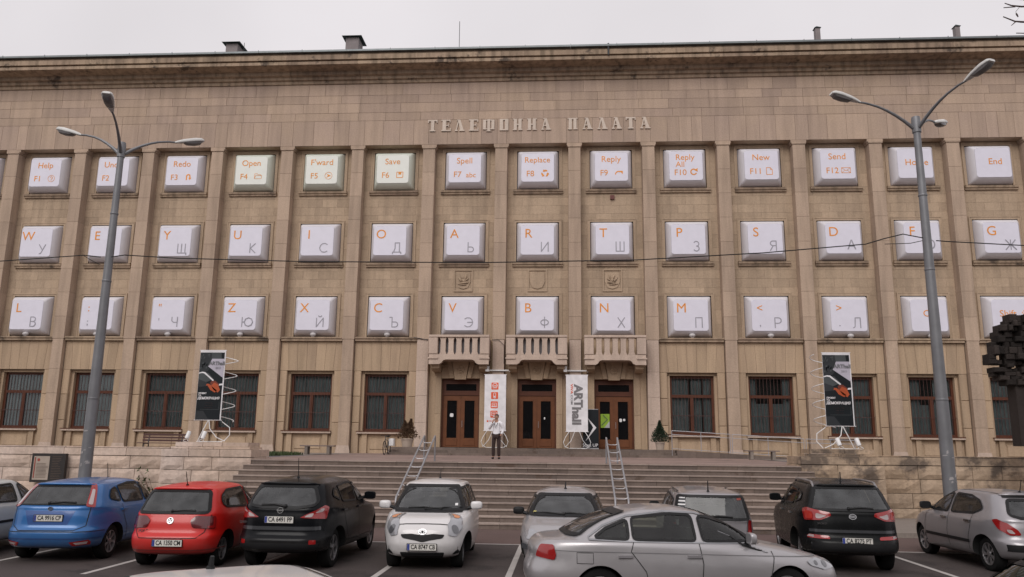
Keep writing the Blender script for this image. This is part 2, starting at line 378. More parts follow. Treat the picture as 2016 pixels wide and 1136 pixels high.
def rwall(x0, x1, yf, mat, label, top=2.05, ends=()):
    w = thing('retaining_wall', ((x0+x1)/2, yf, 0), label, 'wall')
    core = MB(); core.box(x0+.03, x1-.03, yf+.1, yf+.7, 0, top-.03); core.build('wall_core', M_jointL, w)
    for z0, z1 in COURSES:
        x = x0
        while x < x1-.05:
            xn = x+rnd.uniform(.75, 1.75)
            if x1-xn < .6: xn = x1
            rock(x, xn, z0, z1, yf, .25, mat, w); x = xn
    x = x0
    while x < x1-.05:
        xn = x+rnd.uniform(1.3, 2.6)
        if x1-xn < .9: xn = x1
        rock(x, xn, 1.75, top-.045, yf-.03, .5, mat, w, cap=True, name='cap_stone')
        rock(x+.01, xn-.01, top-.045, top, yf+.05, .62, mat, w, cap=True, name='cap_stone'); x = xn
    return w
rwall(-40, -13.3, 26.62, S_wallL, 'long pale rock-faced stone wall behind the blue car, left of the steps')
rwall(10.0, 38, 26.62, S_wallR, 'black-stained rock-faced stone wall behind the silver hatchback on the right')
def pedestal(x0, x1, mat, label):
    w = thing('stone_pedestal', ((x0+x1)/2, 26.9, 0), label, 'pedestal')
    MB().box(x0+.1, x1-.1, 26.1, 27.6, 0, 1.95).build('pedestal_core', M_jointL, w)
    for z0, z1 in COURSES:
        x = x0
        while x < x1-.05:
            xn = x+rnd.uniform(.6, 1.3)
            if x1-xn < .5: xn = x1
            rock(x, xn, z0, z1, 26.0, .25, mat, w, .045); x = xn
    x = x0
    while x < x1-.05:
        xn = x+rnd.uniform(.9, 1.9)
        if x1-xn < .7: xn = x1
        rock(x, xn, 1.75, 2.0, 25.97, 1.65, mat, w, cap=True, name='cap_stone'); x = xn
    for lo, hi, ins in ((2.0, 2.08, .1), (2.08, 2.23, .2)):
        x = x0+ins+.15
        while x < x1-ins-.05:
            xn = x+rnd.uniform(.6, 1.2)
            if x1-ins-xn < .4: xn = x1-ins
            rock(x, xn, lo, hi, 26.0+ins, 1.2-ins, mat, w, cap=True, name='cap_stone'); x = xn
    # side returns
    for s, xx in ((0, x0), (1, x1)):
        MB().box(xx-(.02 if s == 0 else .0)+(.0 if s == 0 else -.1), xx+(.1 if s == 0 else .02), 26.26, 27.6, 0, 1.745).build('return_block', mat, w)
    return w
pedestal(-13.25, -10.2, S_wallL, 'pale stone pedestal left of the steps carrying the tilted poster stand')
pedestal(7.45, 10.0, S_wallR, 'stained stone pedestal right of the steps carrying the other poster stand')
# ================================================================ the building
BX = lambda i: -30.69+4.181*i
YW, YP = 43.6, 43.0
B = thing('office_building', (-1.4, 50, 1.7), 'long beige stone telephone palace with giant keyboard keys in its windows', 'building')
XL, XR = BX(-2)-2.09, BX(15)+2.09
body = MB()
body.box(XL, XR, 44.55, 60, 1.6, 24.4)
body.build('core_walls', M_room, B)
# --- attic: six courses of slabs
cz = [(19.27, 20.79), (20.79, 21.29), (21.29, 21.88), (21.88, 22.39), (22.39, 23.12)]
slabs = []
for (z0, z1), w in zip(cz, (.88, 1.9, 1.9, 1.5, 1.45)):
    x = XL
    while x < XR-.05:
        xn = x+w*rnd.uniform(.6, 1.4)
        if XR-xn < .4: xn = XR
        slabs.append((x, xn, z0, z1)); x = xn
MB().box(XL+.02, XR-.02, YP+.03, 44.55, 19.27, 23.12).build('attic_backing', M_joint, B)
slabs.sort(key=lambda s: abs((s[0]+s[1])/2+2))
lot = MB()
for i, (a, b, c, d) in enumerate(slabs):
    j = rnd.uniform(0, .006)
    if i < 298: MB().cbox(a+.006, b-.006, YP+j, YP+.035, c+.006, d-.006, .004).build('stone_slab', S_attic, B)
    else: lot.cbox(a+.006, b-.006, YP+j, YP+.035, c+.006, d-.006, .004)
if lot.v: tag(lot.build('stone_cladding', S_attic, B), kind='stuff')
# --- cornice mouldings, one long profile in sections
prof = [(43.06,23.10),(42.92,23.12),(42.92,23.30),(42.80,23.34),(42.80,23.50),(42.62,23.56),(42.62,23.76),(41.98,23.86),(41.90,23.86),(41.90,24.04),(41.99,24.06),(41.99,24.11),(41.84,24.13),(41.84,24.42),(41.93,24.45),(41.93,24.55),(44.6,24.55),(44.6,23.1)]
x = XL
while x < XR-.1:
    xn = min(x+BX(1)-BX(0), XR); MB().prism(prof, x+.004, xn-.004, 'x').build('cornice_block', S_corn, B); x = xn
x = XL
while x < XR-.1:
    xn = min(x+2.6, XR)
    mb = MB(); mb.prism([(41.72,24.57),(41.72,24.68),(42.6,24.84),(46.5,26.45),(46.5,24.57)], x+.004, xn-.004, 'x'); mb.box(x-.0, x+.03, 41.70, 41.74, 24.56, 24.72)
    mb.build('roof_sheet', M_sheet, B); x = xn
MB().prism([(46.5,24.6),(46.5,26.45),(53,27.6),(60,24.6)], XL, XR, 'x').build('roof', M_sheet, B)
dp = MB(); dp.tube([(2.6,41.80,24.75),(2.6,41.80,24.05)], .05, 8); dp.build('downpipe', M_dark, B)
# snow-guard studs along the roof edge
sg = MB()
x = XL+1
while x < XR: sg.box(x, x+.03, 42.5, 42.53, 24.8, 24.97); x += 1.33
tag(sg.build('roof_studs', M_dark, B), kind='stuff')
# --- chimneys
def chimney(x0, x1, zt, kind):
    ch = MB().box(x0, x1, 46, 46+(x1-x0)*1.2, 25.4, zt).build('chimney', M_chim, B)
    e = .22 if kind else .06; h = .28 if kind else .2; xm = (x0+x1)/2; y0, y1 = 46-e, 46+(x1-x0)*1.2+e
    mb = MB(); mb.add([(x0-e,y0,zt+.03),(x1+e,y0,zt+.03),(x1+e,y1,zt+.03),(x0-e,y1,zt+.03),(xm,(y0+y1)/2,zt+.03+h)], [(0,1,4),(1,2,4),(2,3,4),(3,0,4),(3,2,1,0)])
    mb.box(x0+.05, x1-.05, 46.05, y1-e-.05, zt-.01, zt+.05)
    mb.build('chimney_cap', M_cap, ch)
chimney(-21.72, -20.95, 27.55, 1); chimney(-13.86, -13.02, 27.8, 1); chimney(15.58, 15.87, 27.75, 0); chimney(23.92, 24.2, 27.65, 0)
MB().tube([(-6.52,46,25),(-6.54,46,28.75)], .02, 6).build('antenna_mast', M_dark, B)
MB().tube([(-20.6,46.2,26.3),(-20.6,46.2,27.7)], .018, 6).build('antenna_mast', M_dark, B)
for xx in (-29.5, -31.4): MB().box(xx, xx+1.2, 46.2, 47.3, 26.4, 26.98).build('skylight', M_cap, B)
# --- pilasters
for i in range(-3, 16):
    xc = (BX(i)+BX(i+1))/2
    if xc < XL-.1 or xc > XR+.1: continue
    inner = i in (5, 6, 7, 8)
    zb = 2.11 if i in (6, 7) else 1.70
    p = bpy.data.objects.new('pilaster', None); C.objects.link(p); p.parent = B; p.location = Vector((xc, YP, zb))-wloc(B)
    z = zb; k = 0
    lev = [zb, 3.4, 4.85, 6.2, 7.93, 9.2, 10.6, 12.0, 13.4, 14.8, 16.2, 17.6, 19.02]
    for k in range(len(lev)-1):
        a, b = lev[k], lev[k+1]; hw = .345 if a >= 7.9 else .315
        lt = (inner or i == 13) and (a < 7.9 and (inner or a > 6))
        o = MB().cbox(xc-hw, xc+hw, YP+(0 if a >= 7.9 else .02), YW+.02, a+.004, b-.004, .006).build('stone_block', S_light if lt else S_pil, p)
    cap = MB(); cap.box(xc-.39, xc+.39, YP-.05, YW+.02, 19.024, 19.12); cap.box(xc-.43, xc+.43, YP-.0, YW+.02, 19.12, 19.268); cap.build('capital', S_pil, p)
    if i not in (6, 7): MB().prism([(xc-.42, 1.7), (xc+.42, 1.7), (xc+.33, 2.15), (xc-.33, 2.15)], YP-.04, YP+.0, 'y').build('plinth', S_light, p)
# --- soffit above the recessed bays
MB().box(XL+.02, XR-.02, YP+.04, 44.5, 19.262, 19.30).build('soffit', S_bay, B)
# --- bay walls as ashlar
ROWS = [dict(o0=16.70, o1=19.0, f1=19.2), dict(o0=12.42, o1=14.73, f1=14.91), dict(o0=8.10, o1=10.46, f1=10.62)]
OHW = 1.21
def ashlar(mb, x0, x1, z0, z1, y, h, w, bk):
    nz = max(1, round((z1-z0)/h)); bk.box(x0, x1, y+.02, y+.75, z0, z1)
    for a in range(nz):
        za, zb_ = z0+(z1-z0)*a/nz, z0+(z1-z0)*(a+1)/nz
        nx = max(1, round((x1-x0)/w)); sh = (a % 2)*.5 if nx > 1 else 0
        cuts = sorted(set([x0, x1]+[x0+(x1-x0)*(q+sh)/nx for q in range(nx+1) if x0+.1 < x0+(x1-x0)*(q+sh)/nx < x1-.1]))
        for c0, c1 in zip(cuts, cuts[1:]): mb.box(c0+.004, c1-.004, y+rnd.uniform(0, .003), y+.022, za+.004, zb_-.004, 0, ('k',))
def frame(mb, xc, hw, z0, z1, wd, y0, y1, sides='lrt'):
    if 'l' in sides: mb.box(xc-hw-wd, xc-hw, y0, y1, z0, z1+(wd if 't' in sides else 0))
    if 'r' in sides: mb.box(xc+hw, xc+hw+wd, y0, y1, z0, z1+(wd if 't' in sides else 0))
    if 't' in sides: mb.box(xc-hw+.002, xc+hw-.002, y0, y1, z1, z1+wd)
BACK = 1.745
for i in range(-2, 16):
    xc = BX(i); xa, xb = xc-BACK, xc+BACK
    mb, bk = MB(), MB()
    for r in ROWS:
        for (a, b) in ((xa, xc-OHW), (xc+OHW, xb)): ashlar(mb, a, b, r['o0'], r['o1'], YW, .78, 1, bk)
    for (z0, z1) in ((19.0, 19.262), (14.73, 16.70), (10.46, 12.42)): ashlar(mb, xa, xb, z0, z1, YW, .5, .87, bk)
    bkb = bk.build('bay_backing', M_jointL, B)
    tag(mb.build('stone_cladding', S_bay, B), kind='stuff')
    # window surrounds and sills
    for ri, r in enumerate(ROWS):
        wn = MB(); frame(wn, xc, OHW, r['o0'], r['o1'], .17, YW-.035, YW+.3); 
        fr_ = wn.build('window_surround', S_bay, B)
        w2 = MB(); frame(w2, xc, OHW+.12, r['o0'], min(r['o1']+.12, 19.13), .055, YW-.06, YW-.03); w2.build('moulding', S_bay, fr_)
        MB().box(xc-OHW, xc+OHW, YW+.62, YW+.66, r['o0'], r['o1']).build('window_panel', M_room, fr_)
        if ri < 2:
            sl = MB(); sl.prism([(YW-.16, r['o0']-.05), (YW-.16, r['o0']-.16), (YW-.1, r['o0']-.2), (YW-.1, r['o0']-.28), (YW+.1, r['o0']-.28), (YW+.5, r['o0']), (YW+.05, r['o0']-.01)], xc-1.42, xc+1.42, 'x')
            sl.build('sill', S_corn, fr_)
    if i not in (6, 7, 8):
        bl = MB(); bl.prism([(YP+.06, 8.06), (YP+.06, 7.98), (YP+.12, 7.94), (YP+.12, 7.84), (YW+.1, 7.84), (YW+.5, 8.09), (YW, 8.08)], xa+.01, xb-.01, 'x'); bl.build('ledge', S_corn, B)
# --- ground floor bays with voussoirs, quoins, windows
YG = 43.28
YF = 43.72
def gwindow(xc, idx):
    g = bpy.data.objects.new('window', None); C.objects.link(g); g.parent = B; g.location = Vector((xc, YF, 2.93))-wloc(B)
    hw, z0, z1 = 1.18, 2.93, 6.05
    f = MB(); t = .13
    f.box(xc-hw, xc-hw+t, YF, YF+.1, z0, z1); f.box(xc+hw-t, xc+hw, YF, YF+.1, z0, z1); f.box(xc-hw+t, xc+hw-t, YF, YF+.1, z1-t, z1); f.box(xc-hw+t, xc+hw-t, YF, YF+.1, z0, z0+t)
    f.box(xc-hw+t, xc+hw-t, YF-.03, YF+.09, 4.88, 5.04)
    f.build('window_frame', M_wood, g)
    MB().box(xc-.09, xc+.09, YF-.02, YF+.095, z0+t, 4.88).build('mullion', M_wood, g)
    for (a, b, c, d) in ((xc-hw+t, xc-.09, z0+t, 4.88), (xc+.09, xc+hw-t, z0+t, 4.88), (xc-hw+t, xc+hw-t, 5.04, z1-t)):
        MB().box(a, b, YF+.05, YF+.056, c, d).build('pane', M_pane, g)
    n = 11
    for k in range(1, n+1):
        x = xc-hw+.05+(2*hw-.1)*k/(n+1)
        MB().box(x-.009, x+.009, YF-.12, YF-.10, z0+.02, z1-.02).build('grille_bar', M_grille, g)
    MB().box(xc-hw+.02, xc+hw-.02, YF-.125, YF-.105, 3.9, 3.93).build('grille_rail', M_grille, g)
    # pleated curtain; some are drawn apart
    rr = random.Random(idx*5+1)
    gaps = {9: [(-.15, -.03), (.55, .68)], 10: [(-.7, .7)], 12: [(-.5, .2)], 13: [(-.1, .5)]}.get(idx, [])
    mb = MB(); x = xc-hw+.02; s = .055; k = 0; pts = []
    while x < xc+hw: pts.append((x, YF+.22+.035*math.sin(k*1.9)+rr.uniform(-.012, .012))); x += s; k += 1
    for a, b in zip(pts, pts[1:]):
        u = (a[0]+b[0])/2-xc; top = z1
        for g0, g1 in gaps:
            if g0 < u < g1: top = 4.6 if idx >= 10 else z0+.02
        if top > z0+.1: mb.add([(a[0],a[1],z0),(b[0],b[1],z0),(b[0],b[1],top),(a[0],a[1],top)], [(0,1,2,3)])
    mb.build('curtain', M_curt, g, smooth=True)
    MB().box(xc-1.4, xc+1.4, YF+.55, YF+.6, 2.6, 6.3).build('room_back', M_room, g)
for i in range(-2, 16):
    xc = BX(i); xa, xb = xc-BACK, xc+BACK
    if i in (6, 7, 8): continue
    # flat arch voussoirs
    bk = MB(); bk.box(xa, xb, YG+.03, 44.3, 6.2, 7.84); bk.build('bay_backing', M_joint, B)
    n = 7
    for k in range(n):
        def xx(t, z): 
            base = xa+(xb-xa)*t; lean = (t-.5)*.34*((z-6.2)/1.64)
            return min(max(base+lean*(0 if t in (0, 1) else 1), xa), xb)
        t0, t1 = k/n, (k+1)/n; g = .006
        MB().prism([(xx(t0, 6.2)+g, 6.205), (xx(t1, 6.2)-g, 6.205), (xx(t1, 7.84)-g, 7.83), (xx(t0, 7.84)+g, 7.83)], YG+rnd.uniform(0, .008), YG+.05, 'y').build('voussoir', S_low, B)
    for sx in (-1, 1):
        a, b = (xa, xc-1.33) if sx < 0 else (xc+1.33, xb)
        for z0, z1 in ((1.7, 3.37), (3.37, 4.8), (4.8, 6.2)):
            MB().cbox(a+.003, b-.003, YG+rnd.uniform(0, .006), 44.3, z0+.006, z1-.006, .03).build('quoin', S_low, B)
        a, b = (xc-1.33, xc-1.18) if sx < 0 else (xc+1.18, xc+1.33)
        MB().box(a, b, YG+.22, 44.3, 2.92, 6.07).build('reveal', S_low, B)
    MB().box(xc-1.33, xc+1.33, YG+.22, 44.3, 6.05, 6.2).build('lintel', S_low, B)
    # apron and sill
    sl = MB(); sl.box(xc-1.42, xc+1.325, YG-.10, YF+.2, 2.79, 2.89, 0); sl.box(xc-1.45, xc+1.328, YG-.13, YF+.2, 2.892, 2.93, 1); sl.build('sill', [S_light, M_wood], B)
    MB().box(xc-1.32, xc+1.32, YG+.16, 44.3, 1.7, 2.78).build('apron', S_low, B)
    for s in (-1, 1): MB().box(xc+s*1.0-.14, xc+s*1.0+.14, YG+.02, YG+.16, 1.7, 2.785).build('apron_pier', S_low, B)
    MB().cbox(xc-.72, xc+.72, YG+.12, YG+.16, 1.95, 2.55, .03).build('apron_panel', S_low, B)
    gwindow(xc, i)
# --- three portals
def relief(x, z, w, h, name, parent, kind):
    f = MB(); frame(f, x, w/2-.07, z-h/2, z+h/2-.07, .07, YW-.06, YW+.02); f.box(x-w/2, x+w/2, YW-.06, YW+.02, z-h/2-.07, z-h/2)
    o = f.build(name, S_bay, parent)
    MB().prism([(x-w*.36, z+h*.33), (x-w*.38, z-h*.1), (x-w*.25, z-h*.36), (x, z-h*.43), (x+w*.25, z-h*.36), (x+w*.38, z-h*.1), (x+w*.36, z+h*.33)], YW-.05, YW+.0, 'y').build('shield', S_bay, o)
    if kind:
        mb = MB(); rr = random.Random(kind)
        for (a, b, c, d, r_) in ((-.1, .25, .02, -.02, .05), (.12, .3, .1, .0, .045), (-.2, .1, -.05, -.1, .05), (.22, .08, .05, -.08, .04), (-.12, -.15, .2, -.12, .06), (-.05, 0, .08, -.08, .09), (-.22, -.2, .12, -.24, .035)):
            q = 1 if kind == 1 else -1
            mb.tube([(x+q*a*w*1.3, YW-.07, z+b*h), (x+q*(a+c)/2*w*1.3, YW-.11, z+(b+d)/2*h), (x+q*c*w*1.3, YW-.08, z+d*h)], [r_*.5, r_, r_*.8], 6)
        mb.build('carving', S_bay, o, smooth=True)
for i, kd in ((6, 1), (7, 0), (8, 2)):
    relief(BX(i), 11.38, 1.08, 1.2, 'shield_plaque', B, kd)
def portal(i):
    xc = BX(i); xa, xb = xc-BACK, xc+BACK
    mb = MB(); mb.box(xa, xc-1.06, 43.5, 44.5, 2.11, 7.84); mb.box(xc+1.06, xb, 43.5, 44.5, 2.11, 7.84); mb.box(xc-1.06, xc+1.06, 43.5, 44.5, 5.82, 7.84)
    mb.box(xa, xb, 43.62, 44.5, 7.84, 8.1)
    mb.build('portal_wall', S_low, B)
    for s in (-1, 1):
        for z0, z1 in ((2.11, 3.9), (3.9, 6.45)): MB().cbox(min(xc+s*1.06, xc+s*1.40), max(xc+s*1.06, xc+s*1.40), 43.44, 43.5, z0+.004, z1-.004, .01).build('architrave', S_low, B)
    MB().cbox(xc-1.055, xc+1.055, 43.445, 43.5, 5.83, 6.45, .01).build('architrave', S_low, B)
    MB().box(xc-1.5, xc+1.5, 43.38, 43.5, 6.45, 6.56).build('moulding', S_low, B)
    for s in (-1, 1): MB().prism([(xc+s*.34, 5.84), (xc+s*.58, 5.84), (xc+s*.80, 6.82), (xc+s*.52, 6.82)], 43.33, 43.46, 'y').build('keystone_wing', S_low, B)
    ks = MB().prism([(xc-.30, 5.76), (xc+.30, 5.76), (xc+.48, 6.8), (xc-.48, 6.8)], 43.26, 43.46, 'y').build('keystone', S_low, B)
    em = MB(); em.tube([(xc+.2*math.cos(a*.52), 43.25, 6.28+.2*math.sin(a*.52)) for a in range(13)], .025, 5)
    em.tube([(xc-.14,43.24,6.35),(xc,43.22,6.26),(xc+.14,43.24,6.38)], .035, 5); em.tube([(xc-.08,43.24,6.15),(xc+.1,43.24,6.18)], .04, 5); em.build('emblem', S_low, ks)
    # door
    d = bpy.data.objects.new('door', None); C.objects.link(d); d.parent = B; d.location = Vector((xc, 43.8, 2.11))-wloc(B)
    Y0 = 43.8
    f = MB(); f.box(xc-1.055, xc-.97, Y0-.04, Y0+.1, 2.115, 5.815); f.box(xc+.97, xc+1.055, Y0-.04, Y0+.1, 2.115, 5.815); f.box(xc-.97, xc+.97, Y0-.04, Y0+.1, 5.66, 5.815); f.box(xc-.97, xc+.97, Y0-.05, Y0+.1, 4.93, 5.06)
    f.build('door_frame', M_wood, d)
    tr = MB(); tr.box(xc-.97, xc+.97, Y0, Y0+.05, 5.06, 5.18); tr.box(xc-.97, xc+.97, Y0, Y0+.05, 5.55, 5.66); tr.box(xc-.97, xc-.84, Y0, Y0+.05, 5.18, 5.55); tr.box(xc+.84, xc+.97, Y0, Y0+.05, 5.18, 5.55); tr.build('transom', M_wood, d)
    MB().box(xc-.84, xc+.84, Y0+.03, Y0+.035, 5.18, 5.55).build('pane', M_dglass, d)
    for s in (-1, 1):
        a, b = (xc-.965, xc-.005) if s < 0 else (xc+.005, xc+.965)
        l = MB(); st_ = .21
        l.box(a, a+st_, Y0, Y0+.06, 2.13, 4.92); l.box(b-st_, b, Y0, Y0+.06, 2.13, 4.92); l.box(a+st_, b-st_, Y0, Y0+.06, 4.68, 4.92); l.box(a+st_, b-st_, Y0, Y0+.06, 2.13, 2.62)
        l.cbox(a+st_-.05, b-st_+.05, Y0-.02, Y0, 2.2, 2.56, .02)
        frame(l, (a+b)/2, (b-a)/2-st_, 2.63, 4.64, .035, Y0-.022, Y0)
        l.build('door_leaf', M_wood2, d)
        MB().box(a+st_, b-st_, Y0+.03, Y0+.036, 2.62, 4.68).build('pane', M_dglass, d)
    MB().tube([(xc+.09, Y0-.07, 3.2), (xc+.09, Y0-.07, 3.55)], .014, 6).tube([(xc+.09, Y0-.07, 3.22), (xc+.09, Y0, 3.22)], .01, 5).tube([(xc+.09, Y0-.07, 3.53), (xc+.09, Y0, 3.53)], .01, 5).build('door_handle', M_steel, d)
    return d
D1, D2, D3 = portal(6), portal(7), portal(8)
def sticker(d, x, z, w, h, mat, y=43.825):
    (MB().prism(rrect(x-w/2, x+w/2, z-h/2, z+h/2, min(w, h)*.35), y, y+.004, 'y')).build('sticker', mat, d)
sticker(D1, BX(6)-.5, 3.85, .2, .2, M_white); sticker(D2, BX(7)+.42, 3.72, .07, .12, M_white)
sticker(D3, BX(8)+.36, 3.65, .14, .18, M_white); sticker(D3, BX(8)+.55, 3.67, .12, .12, M_white)
M_green = plain('lime_poster', (.26, .42, .03), .6)
pst = MB(); px_, pz_ = BX(8)-.48, 3.62
pst.box(px_-.24, px_+.24, 43.80-.012, 43.80-.006, pz_-.38, pz_+.36, 0)
pst.prism([(px_-.05, pz_-.38), (px_+.24, pz_-.38), (px_+.24, pz_-.02)], 43.78, 43.787, 'y', 1)
stroke(pst, [(px_-.1, pz_+.28), (px_+.12, pz_+.06), (px_-.18, pz_-.24)], .05, 43.778, 43.784, 2)
pst.build('poster', [M_green, plain('poster_grey', (.45, .45, .45), .6), plain('poster_dark_green', (.08, .14, .05), .6)], D3)
# --- balconies
def balcony(i, shut):
    xc = BX(i)+.02; Y0 = 42.15
    b = bpy.data.objects.new('balcony', None); C.objects.link(b); b.parent = B; b.location = Vector((xc, Y0, 6.5))-wloc(B)
    lo = [(xc-1.62, 6.49), (xc-1.05, 6.49), (xc-.93, 6.56), (xc-.83, 6.70), (xc-.7, 6.74), (xc+.7, 6.74), (xc+.83, 6.70), (xc+.93, 6.56), (xc+1.05, 6.49), (xc+1.62, 6.49), (xc+1.62, 7.02), (xc-1.62, 7.02)]
    MB().prism(lo, Y0+.04, Y0+.36, 'y').build('parapet_base', S_light, b)
    MB().box(xc-1.6, xc+1.6, Y0+.361, YW-.02, 6.74, 6.98).build('balcony_floor', S_light, b)
    for s in (-1, 1):
        MB().box(min(xc+s*1.12, xc+s*1.66), max(xc+s*1.12, xc+s*1.66), Y0-.02, Y0+.40, 6.78, 6.86).build('band', S_light, b)
        MB().cbox(min(xc+s*1.14, xc+s*1.64), max(xc+s*1.14, xc+s*1.64), Y0, Y0+.4, 7.03, 7.93, .03).build('post', S_light, b)
        MB().prism([(Y0+.37, 6.5), (Y0+.37, 6.3), (Y0+.7, 6.16), (YW-.05, 6.16), (YW-.05, 6.73), (Y0+.37, 6.73)], min(xc+s*1.08, xc+s*1.5), max(xc+s*1.08, xc+s*1.5), 'x').build('corbel', S_low, b)
        MB().box(min(xc+s*1.3, xc+s*1.62), max(xc+s*1.3, xc+s*1.62), Y0+.42, YW, 7.0, 7.93).build('side_wall', S_light, b)
    MB().cbox(xc-1.64, xc+1.64, Y0-.02, Y0+.42, 7.935, 8.07, .02).build('rail', S_light, b)
    for k in range(5):
        x = xc-.86+.43*k
        MB().prism([(x-.195, 7.025), (x+.195, 7.025), (x+.14, 7.16), (x+.135, 7.80), (x+.165, 7.86), (x+.165, 7.93), (x-.165, 7.93), (x-.165, 7.86), (x-.135, 7.80), (x-.14, 7.16)], Y0+.06, Y0+.32, 'y').build('baluster', S_light, b)
    if shut: MB().box(xc-1.13, xc+1.13, Y0+.34, Y0+.35, 7.03, 7.92).build('canvas_screen', plain('grey_canvas', (.2, .19, .2), .9), b)
balcony(6, 1); balcony(7, 1); balcony(8, 0)
# --- carved title in slab letters
TY = YP-.06
def slab_letter(ch, x, z, w, h):
    """x,z lower-left; thick stems with thin slab serifs"""
    T = .36*w; s = .1*h; P = []
    R_ = lambda a, b, c, d: P.append([(x+a*w, z+b*h), (x+c*w, z+b*h), (x+c*w, z+d*h), (x+a*w, z+d*h)])
    if ch == 'Т': R_(0, .88, 1, 1); R_(.33, 0, .67, .88); R_(.2, 0, .8, .09); R_(0, .74, .09, .88); R_(.91, .74, 1, .88)
    if ch == 'Е': R_(.12, 0, .5, 1); R_(0, .9, .95, 1); R_(0, 0, 1, .1); R_(.5, .46, .78, .54); R_(.86, .76, .95, .9); R_(.91, .1, 1, .26); R_(.72, .36, .78, .64)
    if ch == 'О': R_(.05, 0, .4, 1); R_(.6, 0, .95, 1); R_(.4, .9, .6, 1); R_(.4, 0, .6, .1)
    if ch == 'Ф': R_(0, .1, .26, .95); R_(.74, .1, 1, .95); R_(.38, -.04, .62, 1.0); R_(.26, .87, .38, .95); R_(.62, .87, .74, .95); R_(.26, .1, .38, .18); R_(.62, .1, .74, .18); R_(.28, -.07, .72, .0)
    if ch in 'НП':
        R_(.1, 0, .42, 1); R_(.58, 0, .9, 1)
        if ch == 'Н': R_(.42, .44, .58, .54)
        else: R_(.42, .88, .58, 1)
        R_(0, 0, .5, .08) if 0 else R_(0, 0, .1, .08); R_(.9, 0, 1, .08); R_(0, .92, .1, 1); R_(.9, .92, 1, 1)
    if ch in 'АЛ':
        P.append([(x+.34*w, z+h), (x+.56*w, z+h), (x+.92*w, z+.09*h), (x+.55*w, z+.09*h)])
        P.append([(x+.34*w, z+h), (x+.42*w, z+.86*h), (x+.2*w, z+.09*h), (x+.1*w, z+.09*h)])
        R_(0, 0, .3, .09); R_(.46, 0, 1.02, .09)
        if ch == 'А': R_(.22, .32, .6, .4)
        R_(.2, .93, .34, 1)
    mb = MB(); k = 0
    for p in P: mb.prism(p, TY-k*.0011, YP+.01, 'y'); k += 1
    return mb
x = -7.81; LW = (5.0+7.81)/16.2
tit = 'ТЕЛЕФОННА ПАЛАТА'
xs = [843, 870, 897, 925, 953, 985, 1012, 1040, 1068, 0, 1120, 1149, 1178, 1206, 1233, 1261]
for ch, px in zip(tit, xs):
    if ch == ' ': continue
    X = -7.81+(px-843)/(1261-843)*(4.42+7.81)
    slab_letter(ch, X, 20.06, .56 if ch != 'Ф' else .66, .70).build('letter', S_title, B)
# small red alarm box and white cameras on the facade
MB().box(BX(8)-.06, BX(8)+.18, YW-.12, YW, 16.05, 16.28).build('alarm_box', plain('alarm_red', (.12, .03, .025), .6), B)
for s, px in ((6, -4.05), (7, .15)):
    c = MB(); c.box(px-.11, px+.07, 42.6, 42.95, 6.15, 6.45); c.box(px+.07, px+1.15, 42.9, 43.0, 6.2, 6.27); c.box(px+1.15, px+1.2, 42.8, 43.0, 6.15, 6.4)
    c.build('security_camera', M_white, B)
# entrance steps under the doors
es = thing('entrance_steps', (-1.6, 41.5, 1.74), 'three low grey stone steps running below the three entrance doors', 'steps')
for k in range(3):
    x = -8.7
    while x < 5.4:
        xn = min(x+rnd.uniform(1.2, 2), 5.5)
        if 5.5-xn < .5: xn = 5.5
        y0 = 39.4+.4*k
        MB().box(x+.004, xn-.004, y0, y0+.41 if k < 2 else 43.0-.06, 1.72+.13*k+(.0 if k == 0 else .002), 1.85+.13*k).build('step_stone', S_step, es); x = xn
MB().box(-8.6, 5.4, 42.95, 43.9, 1.75, 2.105).build('threshold', S_step, es)
MB().box(-8.6, 5.4, 40.25, 42.9, 1.75, 1.96).build('step_core', S_step, es)

# unseen plain building added behind the camera to darken reflections in the cars
bc = thing('reflection_darkener', (0, -34, 0), 'plain unseen block added behind the viewer to darken reflections', 'building')
S_far = plain('far_stucco', (.22, .19, .16), .9)
MB().box(-70, 70, -48, -34, 0, 15).build('wall', S_far, bc); MB().prism([(-34.0, 15.0), (-33.2, 15.1), (-33.2, 15.5), (-48, 15.5), (-48, 15.0)], -71, 71, 'x').build('cornice', S_far, bc)
gme = MB().box(-.75, .75, -.06, .02, 0, 2.0).mesh('window', M_dglass)
for r_ in range(4):
    for q in range(-16, 17): inst('window', gme, (q*4.0, -34.0, 1.4+3.5*r_), bc)
# ================================================================ the giant keyboard keys
def ring_rect(hw, hh, r, y, n=4): return [(p[0], y, p[1]) for p in rrect(-hw, hw, -hh, hh, r, n)]
def keymesh():
    rings = [ring_rect(1.185, 1.135, .05, .25), ring_rect(1.18, 1.13, .06, .02), ring_rect(1.12, 1.07, .10, -.22), ring_rect(1.03, .965, .15, -.42), ring_rect(.965, .885, .17, -.50), ring_rect(.945, .862, .16, -.525)]
    mb = MB(); n = len(rings[0]); vs = [v for r in rings for v in r]
    fs = [(i*n+k, i*n+(k+1) % n, (i+1)*n+(k+1) % n, (i+1)*n+k) for i in range(len(rings)-1) for k in range(n)]+[tuple(range(n))]
    mb.add(vs, fs); return mb
KS = {}
for nm, m in (('w', M_keyside), ('g', M_keysideg)): KS[nm] = keymesh().mesh('key_cap', m, smooth=50)
KF = {}
for nm, m in (('w', M_key), ('g', M_keyg)):
    mb = MB(); a, b = ring_rect(.94, .857, .15, -.524), ring_rect(.925, .842, .14, -.54); n = len(a)
    mb.add(a+b, [(k, (k+1) % n, n+(k+1) % n, n+k) for k in range(n)]+[tuple(range(n, 2*n)), tuple(range(n-1, -1, -1))]); KF[nm] = mb.mesh('key_face', m)
